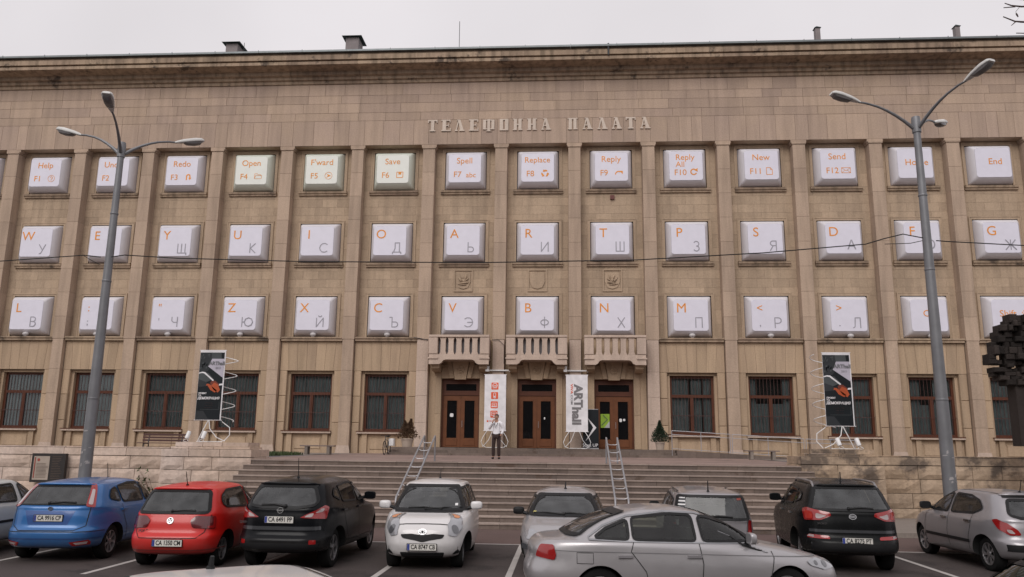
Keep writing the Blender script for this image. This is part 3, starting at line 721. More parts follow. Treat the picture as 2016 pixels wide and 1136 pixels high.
def icon(kind):
    mb = MB(); y0, y1 = -.004, .002; w = .035
    if kind == 'help':
        stroke(mb, arc(0, 0, .2, 0, 360, 20), .022, y0, y1); stroke(mb, arc(0, .04, .07, 160, -60, 8)+[(0, -.06)], .035, y0, y1); mb.box(-.02, .02, y0, y1, -.13, -.09)
    if kind == 'undo': stroke(mb, [(.1, -.17), (.1, .05)]+arc(0, .05, .1, 0, 180, 8)+[(-.1, -.05)], .07, y0, y1); mb.prism([(-.19, -.04), (-.01, -.04), (-.1, -.19)], y0, y1)
    if kind == 'redo': stroke(mb, [(-.1, -.17), (-.1, .05)]+arc(0, .05, .1, 180, 0, 8)+[(.1, -.05)], .07, y0, y1); mb.prism([(.19, -.04), (.01, -.04), (.1, -.19)], y0, y1)
    if kind == 'folder': stroke(mb, [(-.2, -.14), (-.2, .16), (-.05, .16), (0, .1), (.16, .1), (.16, .05)], .022, y0, y1); stroke(mb, [(-.2, -.14), (-.14, .05), (.22, .05), (.2, -.14)], .022, y0, y1, closed=True)
    if kind == 'fwd': stroke(mb, arc(0, 0, .21, 0, 360, 20), .022, y0, y1); mb.prism([(-.13, .12), (.15, 0), (-.13, -.12), (-.03, 0)], y0, y1)
    if kind == 'save': stroke(mb, [(-.18, -.16), (-.18, .17), (.18, .17), (.18, -.12), (.14, -.16)], .035, y0, y1, closed=True); mb.box(-.08, .08, y0, y1, .02, .16)
    if kind == 'recycle':
        for a in (90, 210, 330):
            mb.prism([(.2*math.cos(R(a-48)), .2*math.sin(R(a-48))), (.23*math.cos(R(a-20)), .23*math.sin(R(a-20))), (.22*math.cos(R(a+18)), .22*math.sin(R(a+18))), (.12*math.cos(R(a+14)), .12*math.sin(R(a+14))), (.13*math.cos(R(a-30)), .13*math.sin(R(a-30)))], y0, y1)
            mb.prism([(.26*math.cos(R(a+18)), .26*math.sin(R(a+18))), (.17*math.cos(R(a+50)), .17*math.sin(R(a+50))), (.08*math.cos(R(a+10)), .08*math.sin(R(a+10)))], y0-.001, y1)
    if kind == 'arrow': stroke(mb, arc(-.02, -.1, .17, 180, 60, 8), .06, y0, y1); mb.prism([(.03, .1), (.22, .1), (.22, -.1)], y0-.001, y1)
    if kind == 'cycle': stroke(mb, arc(0, 0, .16, 60, 330, 14), .065, y0, y1); mb.prism([(.03, .1), (.22, .22), (.22, -.0)], y0-.001, y1)
    if kind == 'page': stroke(mb, [(-.16, -.2), (-.16, .2), (.05, .2), (.16, .08), (.16, -.2)], .03, y0, y1, closed=True); stroke(mb, [(.05, .2), (.05, .08), (.16, .08)], .02, y0, y1)
    if kind == 'mail': stroke(mb, [(-.24, -.15), (-.24, .15), (.24, .15), (.24, -.15)], .025, y0, y1, closed=True); stroke(mb, [(-.24, .15), (0, -.03), (.24, .15)], .02, y0, y1); stroke(mb, [(-.24, -.15), (-.06, .01)], .02, y0, y1); stroke(mb, [(.24, -.15), (.06, .01)], .02, y0, y1)
    if kind == 'uparrow': stroke(mb, [(-.05, -.15), (-.05, .02), (-.13, .02), (0, .18), (.13, .02), (.05, .02), (.05, -.15)], .02, y0, y1, closed=True)
    return mb
_H, _W = .27, .19
_bowl = lambda cx, cz, r, a, b: arc(cx, cz, r, a, b, 8)
GLY = {'У': [[(-_W,_H),(.02,-.04)], [(_W,_H),(-.05,-_H+.02),(-.14,-_H)]], 'Щ': [[(-.22,_H),(-.22,-_H),(.22,-_H),(.22,_H)], [(0,_H),(0,-_H)], [(.22,-_H),(.29,-_H),(.29,-_H-.1)]],
 'К': [[(-.14,_H),(-.14,-_H)], [(.16,_H),(-.12,0),(.17,-_H)]], 'С': [_bowl(0, 0, .26, 48, 312)], 'Д': [[(-.24,-_H-.1),(-.24,-_H),(.24,-_H),(.24,-_H-.1)], [(-.18,-_H),(-.1,-.05),(-.1,_H),(.15,_H),(.15,-_H)]],
 'Ь': [[(-.13,_H),(-.13,-_H),(.04,-_H)]+_bowl(.04,-_H+.14,.14,-90,90)+[(-.13,.01)]], 'И': [[(-_W,_H),(-_W,-_H),(_W,_H),(_W,-_H)]], 'Ш': [[(-.22,_H),(-.22,-_H),(.22,-_H),(.22,_H)], [(0,_H),(0,-_H)]],
 'З': [_bowl(0,.13,.14,150,-80)+_bowl(0,-.13,.15,80,-150)], 'Я': [[(.15,-_H),(.15,_H),(-.03,_H)]+_bowl(-.03,_H-.13,.13,90,270)+[(.15,.01)], [(-.02,.0),(-.18,-_H)]], 'Ж': [[(0,_H),(0,-_H)], [(-.25,_H),(-.03,0),(-.27,-_H)], [(.25,_H),(.03,0),(.27,-_H)], [(-.03,0),(.03,0)]],
 'В': [[(-.13,-_H),(-.13,_H),(.03,_H)]+_bowl(.03,_H-.13,.13,90,-90)+[(-.13,.01)], [(.03,.01)]+_bowl(.04,-.13,.14,90,-90)+[(-.13,-_H)]], 'М': [[(-.21,-_H),(-.21,_H),(0,-.14),(.21,_H),(.21,-_H)]], 'Ч': [[(-.16,_H),(-.16,.06),(-.05,-.03),(.16,-.03)], [(.16,_H),(.16,-_H)]],
 'Ю': [[(-.27,_H),(-.27,-_H)], [(-.27,0),(-.13,0)], _bowl(.1,0,.24,0,360)], 'Й': [[(-_W,_H-.04),(-_W,-_H),(_W,_H-.04),(_W,-_H)], _bowl(0,_H+.12,.09,200,340)], 'Ъ': [[(-.24,_H),(-.1,_H),(-.1,-_H),(.08,-_H)]+_bowl(.08,-_H+.14,.14,-90,90)+[(-.1,.01)]],
 'Э': [_bowl(-.04,0,.26,-135,135), [(-.07,0),(.2,0)]], 'Ф': [[(0,_H+.03),(0,-_H-.03)], [(.21*math.cos(i*.524),.15*math.sin(i*.524)) for i in range(13)]], 'Х': [[(-.18,_H),(.18,-_H)], [(.18,_H),(-.18,-_H)]], 'П': [[(-.17,-_H),(-.17,_H),(.17,_H),(.17,-_H)]],
 'Р': [[(-.14,-_H),(-.14,_H),(.04,_H)]+_bowl(.04,.12,.15,90,-90)+[(-.14,-.03)]], 'Л': [[(-.22,-_H),(-.13,-_H+.06),(-.1,_H),(.16,_H),(.16,-_H)]]}
def key(xc, zc, label, prints, g='w', icn=None):
    """prints: (text, size, dx, dz, material)"""
    t = thing('keyboard_key', (xc, YW, zc), label, 'key', 'giant keyboard keys filling the windows')
    a = bpy.data.objects.new('key_cap', KS[g]); C.objects.link(a); a.parent = t
    b = bpy.data.objects.new('key_face', KF[g]); C.objects.link(b); b.parent = t
    for (s, sz, dx, dz, m) in prints:
        if s in GLY:   # thin even-stroke Cyrillic drawn as ribbons
            q = MB(); [stroke(q, p, .052, -.004-.0052*k, .004) for k, p in enumerate(GLY[s])]
            o = bpy.data.objects.new('letter', q.mesh('letter', m)); C.objects.link(o); o.parent = t; o.location = (dx, -.546, dz); continue
        o = bpy.data.objects.new('letter', text_mesh(s, m, sz)); C.objects.link(o); o.parent = t; o.location = (dx, -.546, dz); o.rotation_euler = FR
    if icn:
        o = bpy.data.objects.new('icon', icon(icn[0]).mesh('icon', M_orange)); C.objects.link(o); o.parent = t; o.location = (icn[1], -.543, icn[2])
    return t
Z1, Z2, Z3 = 17.83, 13.56, 9.29
M_lampo = plain('dull_white_lamp', (.48, .45, .45), .5)
names1 = [('Help', 'F1', 'help', 'a circled question mark'), ('Undo', 'F2', 'undo', 'a bent arrow behind the left lamp pole'), ('Redo', 'F3', 'redo', 'a bent arrow'), ('Open', 'F4', 'folder', 'a folder'), ("F'ward", 'F5', 'fwd', 'a circled arrowhead'), ('Save', 'F6', 'save', 'a floppy disk'), ('Spell', 'F7', None, 'abc'), ('Replace', 'F8', 'recycle', 'recycling arrows'), ('Reply', 'F9', 'arrow', 'a curved arrow'), ('Reply', 'F10', 'cycle', 'a circling arrow under Reply All'), ('New', 'F11', 'page', 'a blank page'), ('Send', 'F12', 'mail', 'an envelope')]
for i, (w, f, ic, desc) in enumerate(names1):
    pr = [(w, .50 if w != 'Replace' else .47, -.02 if w != "F'ward" else 0, .44 if f != 'F10' else .5, M_orange), (f, .48, -.42 if f != 'F12' and f != 'F11' else -.32, -.38 if f != 'F10' else -.42, M_orange)]
    if f == 'F10': pr[0] = (w, .48, -.05, .5, M_orange); pr.append(('All', .46, -.32, .08, M_orange)); pr[1] = ('F10', .48, -.32, -.4, M_orange)
    if f == 'F7': pr.append(('abc', .42, .36, -.42, M_orange))
    g = 'g' if i in (3, 4, 5) else 'w'
    key(BX(i), Z1, ('giant %s key reading %s %s with %s' % ('greenish white' if g == 'g' else 'white', w.replace("'", ''), f, desc)) if f != 'F10' else 'giant white key in the top row reading Reply All F10 with a circling arrow', pr, g, (ic, .42, -.36) if ic else None)
key(BX(-1), Z1, 'giant white key in the top row cut off by the left photo edge', [])
key(BX(12), Z1, 'giant white key reading Home, crossed by the right lamp pole', [('Home', .5, .08, .05, M_orange)])
key(BX(13), Z1, 'giant white key in the top row reading End', [('End', .5, .1, .05, M_orange)])
for i, (a, b) in enumerate([('W', 'У'), ('E', 'Е'), ('Y', 'Щ'), ('U', 'К'), ('I', 'С'), ('O', 'Д'), ('A', 'Ь'), ('R', 'И'), ('T', 'Ш'), ('P', 'З'), ('S', 'Я'), ('D', 'А'), ('F', 'О'), ('G', 'Ж')]):
    key(BX(i), Z2, 'giant white key in the middle row with orange %s above grey %s' % (a, b), [(a, .74, -.5, .36, M_orange), (b, .74, .42, -.4, M_grey)])
r3 = [('L', 'В'), (':', 'М'), ('"', 'Ч'), ('Z', 'Ю'), ('X', 'Й'), ('C', 'Ъ'), ('V', 'Э'), ('B', 'Ф'), ('N', 'Х'), ('M', 'П'), ('<', 'Р'), ('>', 'Л')]
third = {1: ';', 2: "'", 10: ',', 11: '.'}
sym = {':': 'a colon', '"': 'double quotes', '<': 'a less-than sign', '>': 'a greater-than sign'}
for i, (a, b) in enumerate(r3):
    pr = [(a, .74 if len(a) and a.isalpha() else .6, -.5, .38, M_orange), (b, .74, .42, -.4, M_grey)]
    if i in third: pr.append((third[i], .55, -.5, -.42, M_grey))
    key(BX(i), Z3, 'giant white key in the bottom row with orange %s above grey %s' % (sym.get(a, a), b), pr)
key(BX(12), Z3, 'giant white key reading Ctrl, crossed by the right lamp pole', [('Ctrl', .5, .1, .1, M_orange)])
key(BX(13), Z3, 'giant white key reading Shift, behind the dark sculpture', [('Shift', .5, -.12, .1, M_orange)], 'w', ('uparrow', .72, .12))
for i in list(range(0, 6))+list(range(9, 14)):
    nm = (r3[i][0] if i < 12 else ('Ctrl', 'Shift')[i-12]); nm = sym.get(nm, nm)
    mb = MB(); mb.ball((BX(i)+.05, YP+.14, 8.20), .14, 10, sc=(1.25, 1, .85)); mb.box(BX(i)-.02, BX(i)+.12, YP+.1, YP+.2, 8.065, 8.12)
    tag(mb.build('ledge_lamp', M_lampo, smooth=40), 'small round white lamp on the ledge under the %s key' % nm, 'lamp', 'round white lamps along the ledge')
# ================================================================ street lamps and cable
def street_lamp(x, y, h, armr, armz, angs, label, rt_, rb):
    t = thing('street_lamp', (x, y, 0), label, 'street lamp', 'three-armed street lamps')
    mb = MB(); mb.lathe([(rb*1.05, 0), (rb, .6), (rb+(rt_-rb)*.5, h*.5), (rt_, h*.93), (rt_*1.0, h), (.01, h+.01)], (x, y, 0), 'z', 20); 
    for zz in (h*.32, h*.62, h*.80): mb.lathe([(rb+(rt_-rb)*zz/h+.004, zz), (rb+(rt_-rb)*zz/h+.012, zz+.02), (rb+(rt_-rb)*zz/h+.004, zz+.05)], (x, y, 0), 'z', 20)
    mb.build('pole', M_galv, t, smooth=40)
    bs = MB(); bs.lathe([(.001, h-.42), (rt_*1.25, h-.42), (rt_*1.3, h-.1), (rt_*1.15, h+.0), (.001, h+.02)], (x, y, 0), 'z', 14); bs.build('collar', M_galv, t, smooth=40)
    tg = MB()   # torn sticker remains on the shaft
    rr = random.Random(int(x*10))
    for k in range(7):
        a = R(-90+rr.uniform(-50, 50)); z = rr.uniform(1.5, 2.5); rad = rb+(rt_-rb)*z/h+.004
        q = Vector((x+rad*math.cos(a), y+rad*math.sin(a), z)); tv = Vector((-math.sin(a), math.cos(a), 0)); w_, h_ = rr.uniform(.02, .06), rr.uniform(.01, .05)
        tg.add([q-tv*w_-Vector((0,0,h_)), q+tv*w_-Vector((0,0,h_*.4)), q+tv*w_*.8+Vector((0,0,h_)), q-tv*w_*.6+Vector((0,0,h_*.7))], [(0,1,2,3)])
    tg.build('sticker', plain('torn_paper', (.33, .31, .31), .9), t)
    for a in angs:
        d = Vector((math.cos(R(a)), math.sin(R(a)), 0)); p0 = Vector((x, y, h-.3))+d*rt_
        pts = [p0+d*(armr*s)+Vector((0, 0, armz*(1-(1-s)**2.0))) for s in (0, .15, .3, .45, .6, .8, .95)]
        am = MB(); am.tube(pts, [.05, .042, .038, .034, .03, .028, .027], 8); am.build('lamp_arm', M_galv, t, smooth=40)
        # cobra head: pale shell, dark lens below
        e = pts[-1]; sl = math.atan2(armz*.12, armr*.2); X = (d*math.cos(sl)+Vector((0,0,math.sin(sl)))); Yv = Vector((-d.y, d.x, 0)); Zv = X.cross(Yv)
        def P(a_, b_, c_): return e+X*a_+Yv*b_+Zv*c_
        prof = [(-.05, .03, .03, .03), (.05, .055, .06, .05), (.22, .10, .085, .055), (.50, .14, .10, .06), (.68, .13, .085, .055), (.74, .09, .05, .04)]
        hd = MB(); vs = []; n = 12
        for (px, hw_, tz, bz) in prof:
            for k in range(n):
                th = 2*math.pi*k/n; c_, s_ = math.cos(th), math.sin(th)
                vs.append(P(px, hw_*math.copysign(abs(c_)**.6, c_), (tz if s_ > 0 else bz*.35)*math.copysign(abs(s_)**.6, s_)))
        fs = [(i*n+k, i*n+(k+1) % n, (i+1)*n+(k+1) % n, (i+1)*n+k) for i in range(len(prof)-1) for k in range(n)]+[tuple(range(n)), tuple((len(prof)-1)*n+k for k in range(n))]
        hd.add(vs, fs); ho = hd.build('lamp_head', M_lampw, t, smooth=50)
        ln = MB(); vs = []
        for (px, hw_, bz) in ((.2, .085, .02), (.26, .10, .075), (.45, .12, .10), (.62, .115, .085), (.69, .10, .02)):
            for k in range(7):
                th = math.pi*k/6; vs.append(P(px, hw_*math.cos(th), -.012-bz*math.sin(th)**.7))
        fs = [(i*7+k, i*7+k+1, (i+1)*7+k+1, (i+1)*7+k) for i in range(4) for k in range(6)]+[tuple(range(7)), tuple(28+k for k in range(7))]
        ln.add(vs, fs); ln.build('lens', M_lens, ho, smooth=40)
    return t
street_lamp(-11.9, 19.6, 10.15, 1.35, .62, (-72, 172, 38), 'tall grey three-armed street lamp rising behind the blue car', .08, .155)
street_lamp(8.98, 19.6, 10.55, 1.5, .62, (-66, 190, 48), 'tall grey three-armed street lamp rising beside the silver hatchback on the right', .085, .16)
cb = MB()
main = [(-30, 6.2), (-20, 6.62), (-14.9, 6.82), (-12.5, 6.98), (-12.05, 6.93)]
cb.tube([(a, 19.45, z) for a, z in main], .014, 5)
cb.tube([(-11.76, 19.45, 6.93), (-11.4, 19.45, 6.98), (-10, 19.45, 6.89), (-6.65, 19.45, 6.79), (-2.17, 19.45, 6.745), (1.81, 19.45, 6.80), (4.96, 19.45, 6.97), (7.44, 19.45, 7.18), (7.9, 19.45, 7.32), (8.35, 19.45, 7.43), (8.82, 19.45, 7.33)], .014, 5)
cb.tube([(9.13, 19.45, 7.26), (9.35, 19.45, 7.24), (11.3, 19.45, 7.12), (20, 19.45, 6.9), (34, 19.45, 7.1)], .014, 5)
cb.tube([(-12.5, 19.45, 6.96), (-12.2, 19.42, 6.8), (-12.03, 19.45, 6.72)], .008, 4); cb.tube([(7.9, 19.45, 7.18), (8.5, 19.42, 7.19), (8.8, 19.45, 7.26)], .009, 4)
tag(cb.build('overhead_cable', M_black), 'sagging black cable strung between the two street lamps', 'cable')
# facade cable across the pilasters
fc = MB(); fc.tube([(-8.2, 42.97, 8.02), (-7.9, 42.96, 7.98), (-7.45, 42.96, 7.9), (-7.3, 43.2, 7.85)], .02, 5); fc.tube([(-3.9, 42.96, 7.88), (-3.5, 42.96, 7.9), (-3.2, 42.96, 7.6), (-3.2, 42.97, 6.6)], .015, 5)
fc.build('cable', M_dark, B)
# ================================================================ banners
def curl(mb, pts, r=.018, m=0): mb.tube(pts, r, 6, m)
def spiral(cx, cy, z0, z1, rad, turns, flare=0):
    n = int(turns*22); return [(cx+rad*(1+flare*(1-i/n))*math.cos(2*math.pi*turns*i/n), cy+rad*(1+flare*(1-i/n))*math.sin(2*math.pi*turns*i/n), z0+(z1-z0)*i/n) for i in range(n+1)]
M_film = plain('poster_film', (.012, .015, .018), .45, spec=.2); M_filmg = plain('poster_mid_grey', (.07, .078, .082), .45, spec=.2); M_filml = plain('poster_lilac', (.46, .43, .50), .4)
M_filmd = plain('poster_rock_grey', (.035, .038, .042), .45, spec=.2); M_hand = plain('poster_orange_red', (.42, .075, .02), .4); M_handd = plain('poster_dark_red', (.16, .03, .015), .4); M_filmw = plain('poster_white', (.72, .70, .72), .4)
def artstand(x0, z0, side, label):
    w, h, y = .90, 2.36, 26.62; xc = x0+w/2
    t = thing('banner_stand', (xc, y, z0), label, 'banner stand', 'poster stands with wire spirals on the pedestals')
    zb = z0+.74
    fr_ = MB(); fr_.box(x0, x0+w, y-.012, y+.012, zb, zb+h); fr_.tube([(x0-.02, y, zb+h+.01), (x0+w+.02, y, zb+h+.01)], .012, 8); fr_.tube([(x0-.04, y, zb-.01), (x0+w+.04, y, zb-.01)], .010, 8); fr_.build('banner', M_filmw, t)
    p = MB(); Y = y-.014
    def poly(pts, m, k): p.prism([(x0+.006+a*(w-.012-(.03 if side > 0 else .03)), zb+.004+b*(h-.07)) for a, b in pts], Y-.0008*k, Y+.001, 'y', m)
    poly([(0,0),(1,0),(1,1),(0,1)], 0, 1)
    poly([(0,.68),(.35,.72),(.62,.86),(.55,1),(0,1)], 1, 2); poly([(.5,.9),(.9,.86),(.86,1),(.46,1)], 2, 3)
    rr = random.Random(4)
    for k in range(26):
        a, b = rr.uniform(.02, .42), rr.uniform(.76, .97); s = rr.uniform(.02, .05); poly([(a-s, b), (a, b-s*.6), (a+s, b+.01), (a, b+s*.5)], rr.choice((0, 2, 1)), 4)
    poly([(.36,.79),(.5,.905),(1,.905),(1,.62)], 3, 5)
    poly([(0,.54),(.3,.55),(.62,.60),(.4,.69),(.1,.715),(0,.70)], 2, 4); poly([(0,.48),(.5,.5),(.3,.56),(0,.6)], 1, 5)
    poly([(0,.695),(.14,.71),(.25,.705),(.64,.585),(.6,.57),(.22,.685),(.12,.692),(0,.68)], 4, 6); poly([(.85,.505),(1,.51),(1,.535),(.88,.53)], 4, 6)
    for q, m in (([(.34,.50),(.40,.505),(.52,.44),(.72,.40),(.8,.43),(.55,.5),(.45,.53),(.36,.53)], 5), ([(.50,.55),(.56,.575),(.7,.575),(.85,.53),(.88,.46),(.78,.42),(.62,.47),(.52,.50)], 6), ([(.55,.50),(.66,.55),(.82,.52),(.92,.44),(.84,.40),(.66,.44)], 5), ([(.60,.52),(.64,.535),(.78,.49),(.74,.47)], 6)): poly(q, m, 7 if m == 6 else 8)
    poly([(.12,.14),(.92,.14),(.92,.27),(.12,.27)], 0, 2); p_ = [(.14,.145),(.92,.145),(.92,.26)]
    stroke(p, [(x0+.03+a*(w-.06), zb+.02+b*(h-.10)) for a, b in p_], .01, Y-.004, Y, 2)
    poly([(0,0),(.55,0),(.3,.13),(0,.13)], 1, 3)
    p.build('print', [M_film, M_filmd, M_filmg, M_filml, M_filmw, M_hand, M_handd], t)
    def tx(s, sz, a, b, m, bold=0): inst('letter', text_mesh(s, m, sz, bold), (x0+.03+a*(w-.06), Y-.014, zb+.02+b*(h-.10)), t, FR)
    M_t = plain('poster_text_grey', (.16, .16, .17), .5)
    tx('ARThall', .17, .70, .84, M_t, .004); tx('2013', .09, .76, .77, plain('poster_faint', (.32, .31, .34), .5))
    tx('ПРОЕКТ', .07, .2, .385, M_filmw, .003); tx('ЗА', .085, .09, .352, M_filmw, .003); tx('ДЕМОКРАЦИЯ', .108, .47, .312, M_filmw, .004)
    for k in range(3): tx('· · ·  · · · ·', .07, .5, .24-.035*k, M_handd)
    # wire spiral on one side, loose legs below
    sx = x0+w-.05 if side > 0 else x0+.05
    sp = MB(); curl(sp, spiral(sx-side*.02, y+.37, zb-.05, zb+h-.03, .34, 4.6), .013); sp.tube([(sx, y+.02, zb), (sx, y+.02, zb+h)], .014, 6)
    sp.build('wire_spiral', M_white, t, smooth=40)
    lg = MB(); xb = x0+w*.55
    curl(lg, [(xb, y, zb-.01), (xb+side*.06, y-.02, zb-.3), (xb+side*.3, y, zb-.58), (xb+side*.55, y+.12, z0+.03)], .016)
    curl(lg, [(xb-side*.02, y, zb-.01), (xb-side*.18, y, zb-.35), (xb-side*.34, y, z0+.02)], .016)
    curl(lg, [(sx+side*.05, y+.1, zb-.05), (sx+side*.32, y+.15, zb-.25), (sx+side*.34, y+.15, zb-.5), (sx+side*.16, y+.12, z0+.03)], .016)
    lg.tube([(xb-.38, y, z0+.015), (xb+.5, y+.05, z0+.015)], .014, 6); lg.tube([(xb-.34, y, z0+.015), (xb+.1, y+.3, z0+.015), (xb+.5, y+.05, z0+.015)], .014, 6)
    lg.build('wire_legs', M_white, t, smooth=40)
artstand(-12.50, 2.23, 1, 'dark poster on a wire spiral stand on the left pedestal, spiral to its right')
artstand(8.50, 2.23, -1, 'dark poster on a wire spiral stand on the right pedestal, spiral to its left')
def spot(x, label, lean):
    z = 2.235; t = thing('floodlight', (x, 26.32, z), label, 'floodlight', 'small white floodlights on the pedestals')
    mb = MB(); a = Vector((x+lean*.04, 26.30, z+.10)); b = Vector((x+lean*.10, 26.36, z+.34)); mb.tube([a, a+(b-a)*.05, a+(b-a)*.95, b], [.055, .068, .068, .062], 12); mb.build('lamp_body', M_white, t, smooth=40)
    MB().tube([(x-.07, 26.32, z+.01), (x-.06, 26.31, z+.05), (x+lean*.05, 26.31, z+.10), (x+.07, 26.32, z+.05), (x+.09, 26.33, z+.01)], .012, 6).build('bracket', M_white, t, smooth=40)
    MB().lathe([(.05, 0), (.05, .012), (.001, .013)], (x, 26.32, z), 'z', 10).build('lamp_base', M_white, t)
spot(-12.62, 'small white floodlight on the left pedestal, nearest the dark bench', 1); spot(-12.08, 'small white floodlight right under the left poster', 1)
spot(8.82, 'small white floodlight right under the right poster', -1); spot(9.42, 'small white floodlight at the right end of the right pedestal', -1)
def flag(x0, x1, z0, z1, y, label, zf):
    t = thing('banner_stand', ((x0+x1)/2, y, zf), label, 'banner stand', 'white banners on wire spirals between the doors')
    mb = MB(); mb.box(x0, x1, y-.01, y+.01, z0, z1); mb.tube([(x0-.03, y, z1), (x1+.03, y, z1)], .018, 6); mb.tube([(x0-.03, y, z0), (x1+.03, y, z0)], .018, 6); mb.build('banner', M_filmw, t)
    sp = MB(); sp.tube(spiral((x0+x1)/2, y+.62, z0-.05, z1-.1, .56, 5), .014, 6); sp.build('wire_spiral', plain('wire_dull', (.2, .19, .19), .5, .5), t, smooth=40)
    lg = MB(); xc = (x0+x1)/2
    for s in (-1, 1):
        lg.tube([(xc+s*.40, y, z0), (xc+s*.60, y, z0-.3), (xc+s*.70, y, z0-.55), (xc+s*.62, y+.08, zf+.1), (xc+s*.45, y+.1, zf+.02)], .018, 6)
        lg.tube([(xc+s*.12, y, z0), (xc+s*.3, y, z0-.45), (xc+s*.55, y+.05, zf+.12), (xc+s*.62, y+.1, zf+.05)], .016, 6)
    lg.tube([(xc-.42, y+.05, zf+.015), (xc+.42, y+.05, zf+.015)], .015, 6); lg.build('wire_legs', M_white, t, smooth=40)
    return t
Tb = flag(-4.08, -2.96, 2.98, 5.88, 41.5, 'white banner with four orange square icons behind the standing man', 2.12)
M_osq = plain('banner_orange', (.70, .10, .03), .5)
for k, z in enumerate((5.28, 4.79, 4.31, 3.83)):
    mb = MB(); xc = -3.54-.012*k; mb.prism(rrect(xc-.185, xc+.185, z-.18, z+.18, .04), 41.483, 41.489, 'y', 0); Y = (41.478, 41.484)
    if k == 0: stroke(mb, arc(xc, z+.02, .12, 200, -20, 8), .03, *Y, 1); stroke(mb, [(xc-.09, z+.03), (xc-.1, z-.1), (xc+.1, z-.1), (xc+.09, z+.03)], .02, *Y, 1); stroke(mb, [(xc-.05, z+.02), (xc-.05, z-.06), (xc+.05, z-.06), (xc+.05, z+.02)], .025, *Y, 1, True)
    if k == 1: stroke(mb, rrect(xc-.055, xc+.055, z-.13, z+.13, .04), .025, *Y, 1, True); mb.box(xc-.03, xc+.03, *Y, z-.10, z-.02, 1)
    if k == 2: stroke(mb, [(xc-.11, z-.07), (xc-.11, z+.09), (xc+.11, z+.09), (xc+.11, z-.07)], .022, *Y, 1, True); stroke(mb, arc(xc, z+.01, .035, 0, 360, 8), .016, *Y, 1); mb.box(xc-.15, xc+.15, *Y, z-.115, z-.09, 1)
    if k == 3: stroke(mb, rrect(xc-.13, xc+.13, z-.07, z+.11, .02), .022, *Y, 1, True); stroke(mb, [(xc-.07, z+.05), (xc-.04, z-.01), (xc, z+.05), (xc+.04, z-.01), (xc+.07, z+.05)], .02, *Y, 1); mb.box(xc-.04, xc+.04, *Y, z-.13, z-.09, 1)
    mb.build('print', [M_osq, M_filmw], Tb)
mb = MB(); mb.prism(arc(-3.9, 3.47, .05, 0, 350, 10), 41.483, 41.489, 'y'); mb.build('print', M_osq, Tb)
inst('letter', text_mesh('VIVACOM', M_osq, .11), (-3.58, 41.482, 3.47), Tb, FR)
Tb2 = flag(.16, 1.28, 2.98, 5.88, 41.5, 'white banner with large grey ARThall lettering turned sideways', 2.12)
M_tg = plain('banner_dark_grey', (.17, .16, .165), .5)
def side_txt(txt_, m, x, z1, z0, cap, bold=0):
    me = text_mesh(txt_, m, 1, bold, .003); xs_ = [v.co.x for v in me.vertices]; ys_ = [v.co.y for v in me.vertices]
    o = inst('letter', me, (x, 41.482, (z0+z1)/2), Tb2, (R(90), R(90), 0), ((z1-z0)/(max(xs_)-min(xs_)), cap/(max(ys_)-min(ys_)), 1))
    o.location = Vector(o.location)+Vector((-(max(ys_)+min(ys_))/2*o.scale[1], 0, (max(xs_)+min(xs_))/2*o.scale[0]))
side_txt('ART', M_tg, .80, 5.42, 4.20, .46, .045); side_txt('hall', M_tg, .70, 4.22, 3.33, .48, .045); side_txt('VIVA', M_osq, .46, 5.42, 4.90, .12, .02); side_txt('COM', plain('banner_mid_grey', (.22, .21, .22), .5), .46, 4.84, 4.36, .11, .015)
ru = thing('roll_up_banner', (1.40, 41.80, 2.12), 'black roll-up banner with white arrow and Start UP lettering', 'banner')
MB().box(1.03, 1.84, 41.79, 41.80, 2.17, 4.12).build('banner', M_film, ru)
mb = MB(); mb.box(.98, 1.83, 41.73, 41.87, 2.112, 2.17); mb.tube([(.99, 41.79, 4.13), (1.82, 41.79, 4.13)], .015, 6); mb.build('banner_base', M_steel, ru)
mb = MB(); mb.prism([(1.20, 3.78), (1.72, 3.2), (1.16, 2.50), (1.56, 3.2)], 41.782, 41.788, 'y'); mb.build('print', M_filmw, ru)
inst('letter', text_mesh('Start UP', M_filmw, .23), (1.40, 41.782, 2.30), ru, FR)
# ================================================================ notice board
nb = thing('notice_board', (-17.3, 26.4, .85), 'dark framed notice board with one pale page, hung on the left stone wall', 'notice board')
MB().box(-17.92, -16.74, 26.36, 26.5, .84, 1.79).build('board', plain('board_black', (.02, .016, .015), .5), nb)
MB().box(-17.83, -17.28, 26.345, 26.355, .92, 1.70).build('page', plain('notice_page', (.36, .30, .25), .7), nb)
mb = MB(); rr = random.Random(2)
for k in range(11): mb.box(-17.72, -17.30-rr.random()*.1, 26.338, 26.342, 1.45-.045*k, 1.462-.045*k)
for k in range(14): mb.box(-17.2, -16.82-rr.random()*.15, 26.352, 26.357, 1.68-.055*k, 1.69-.055*k)
mb.build('print', plain('notice_print', (.13, .09, .07), .8), nb)
mb = MB(); mb.box(-17.80, -17.765, 26.336, 26.342, .98, 1.66); mb.prism(arc(-17.66, 1.58, .05, 0, 340, 8), 26.336, 26.342); mb.build('print', plain('notice_red', (.28, .06, .045), .8), nb)
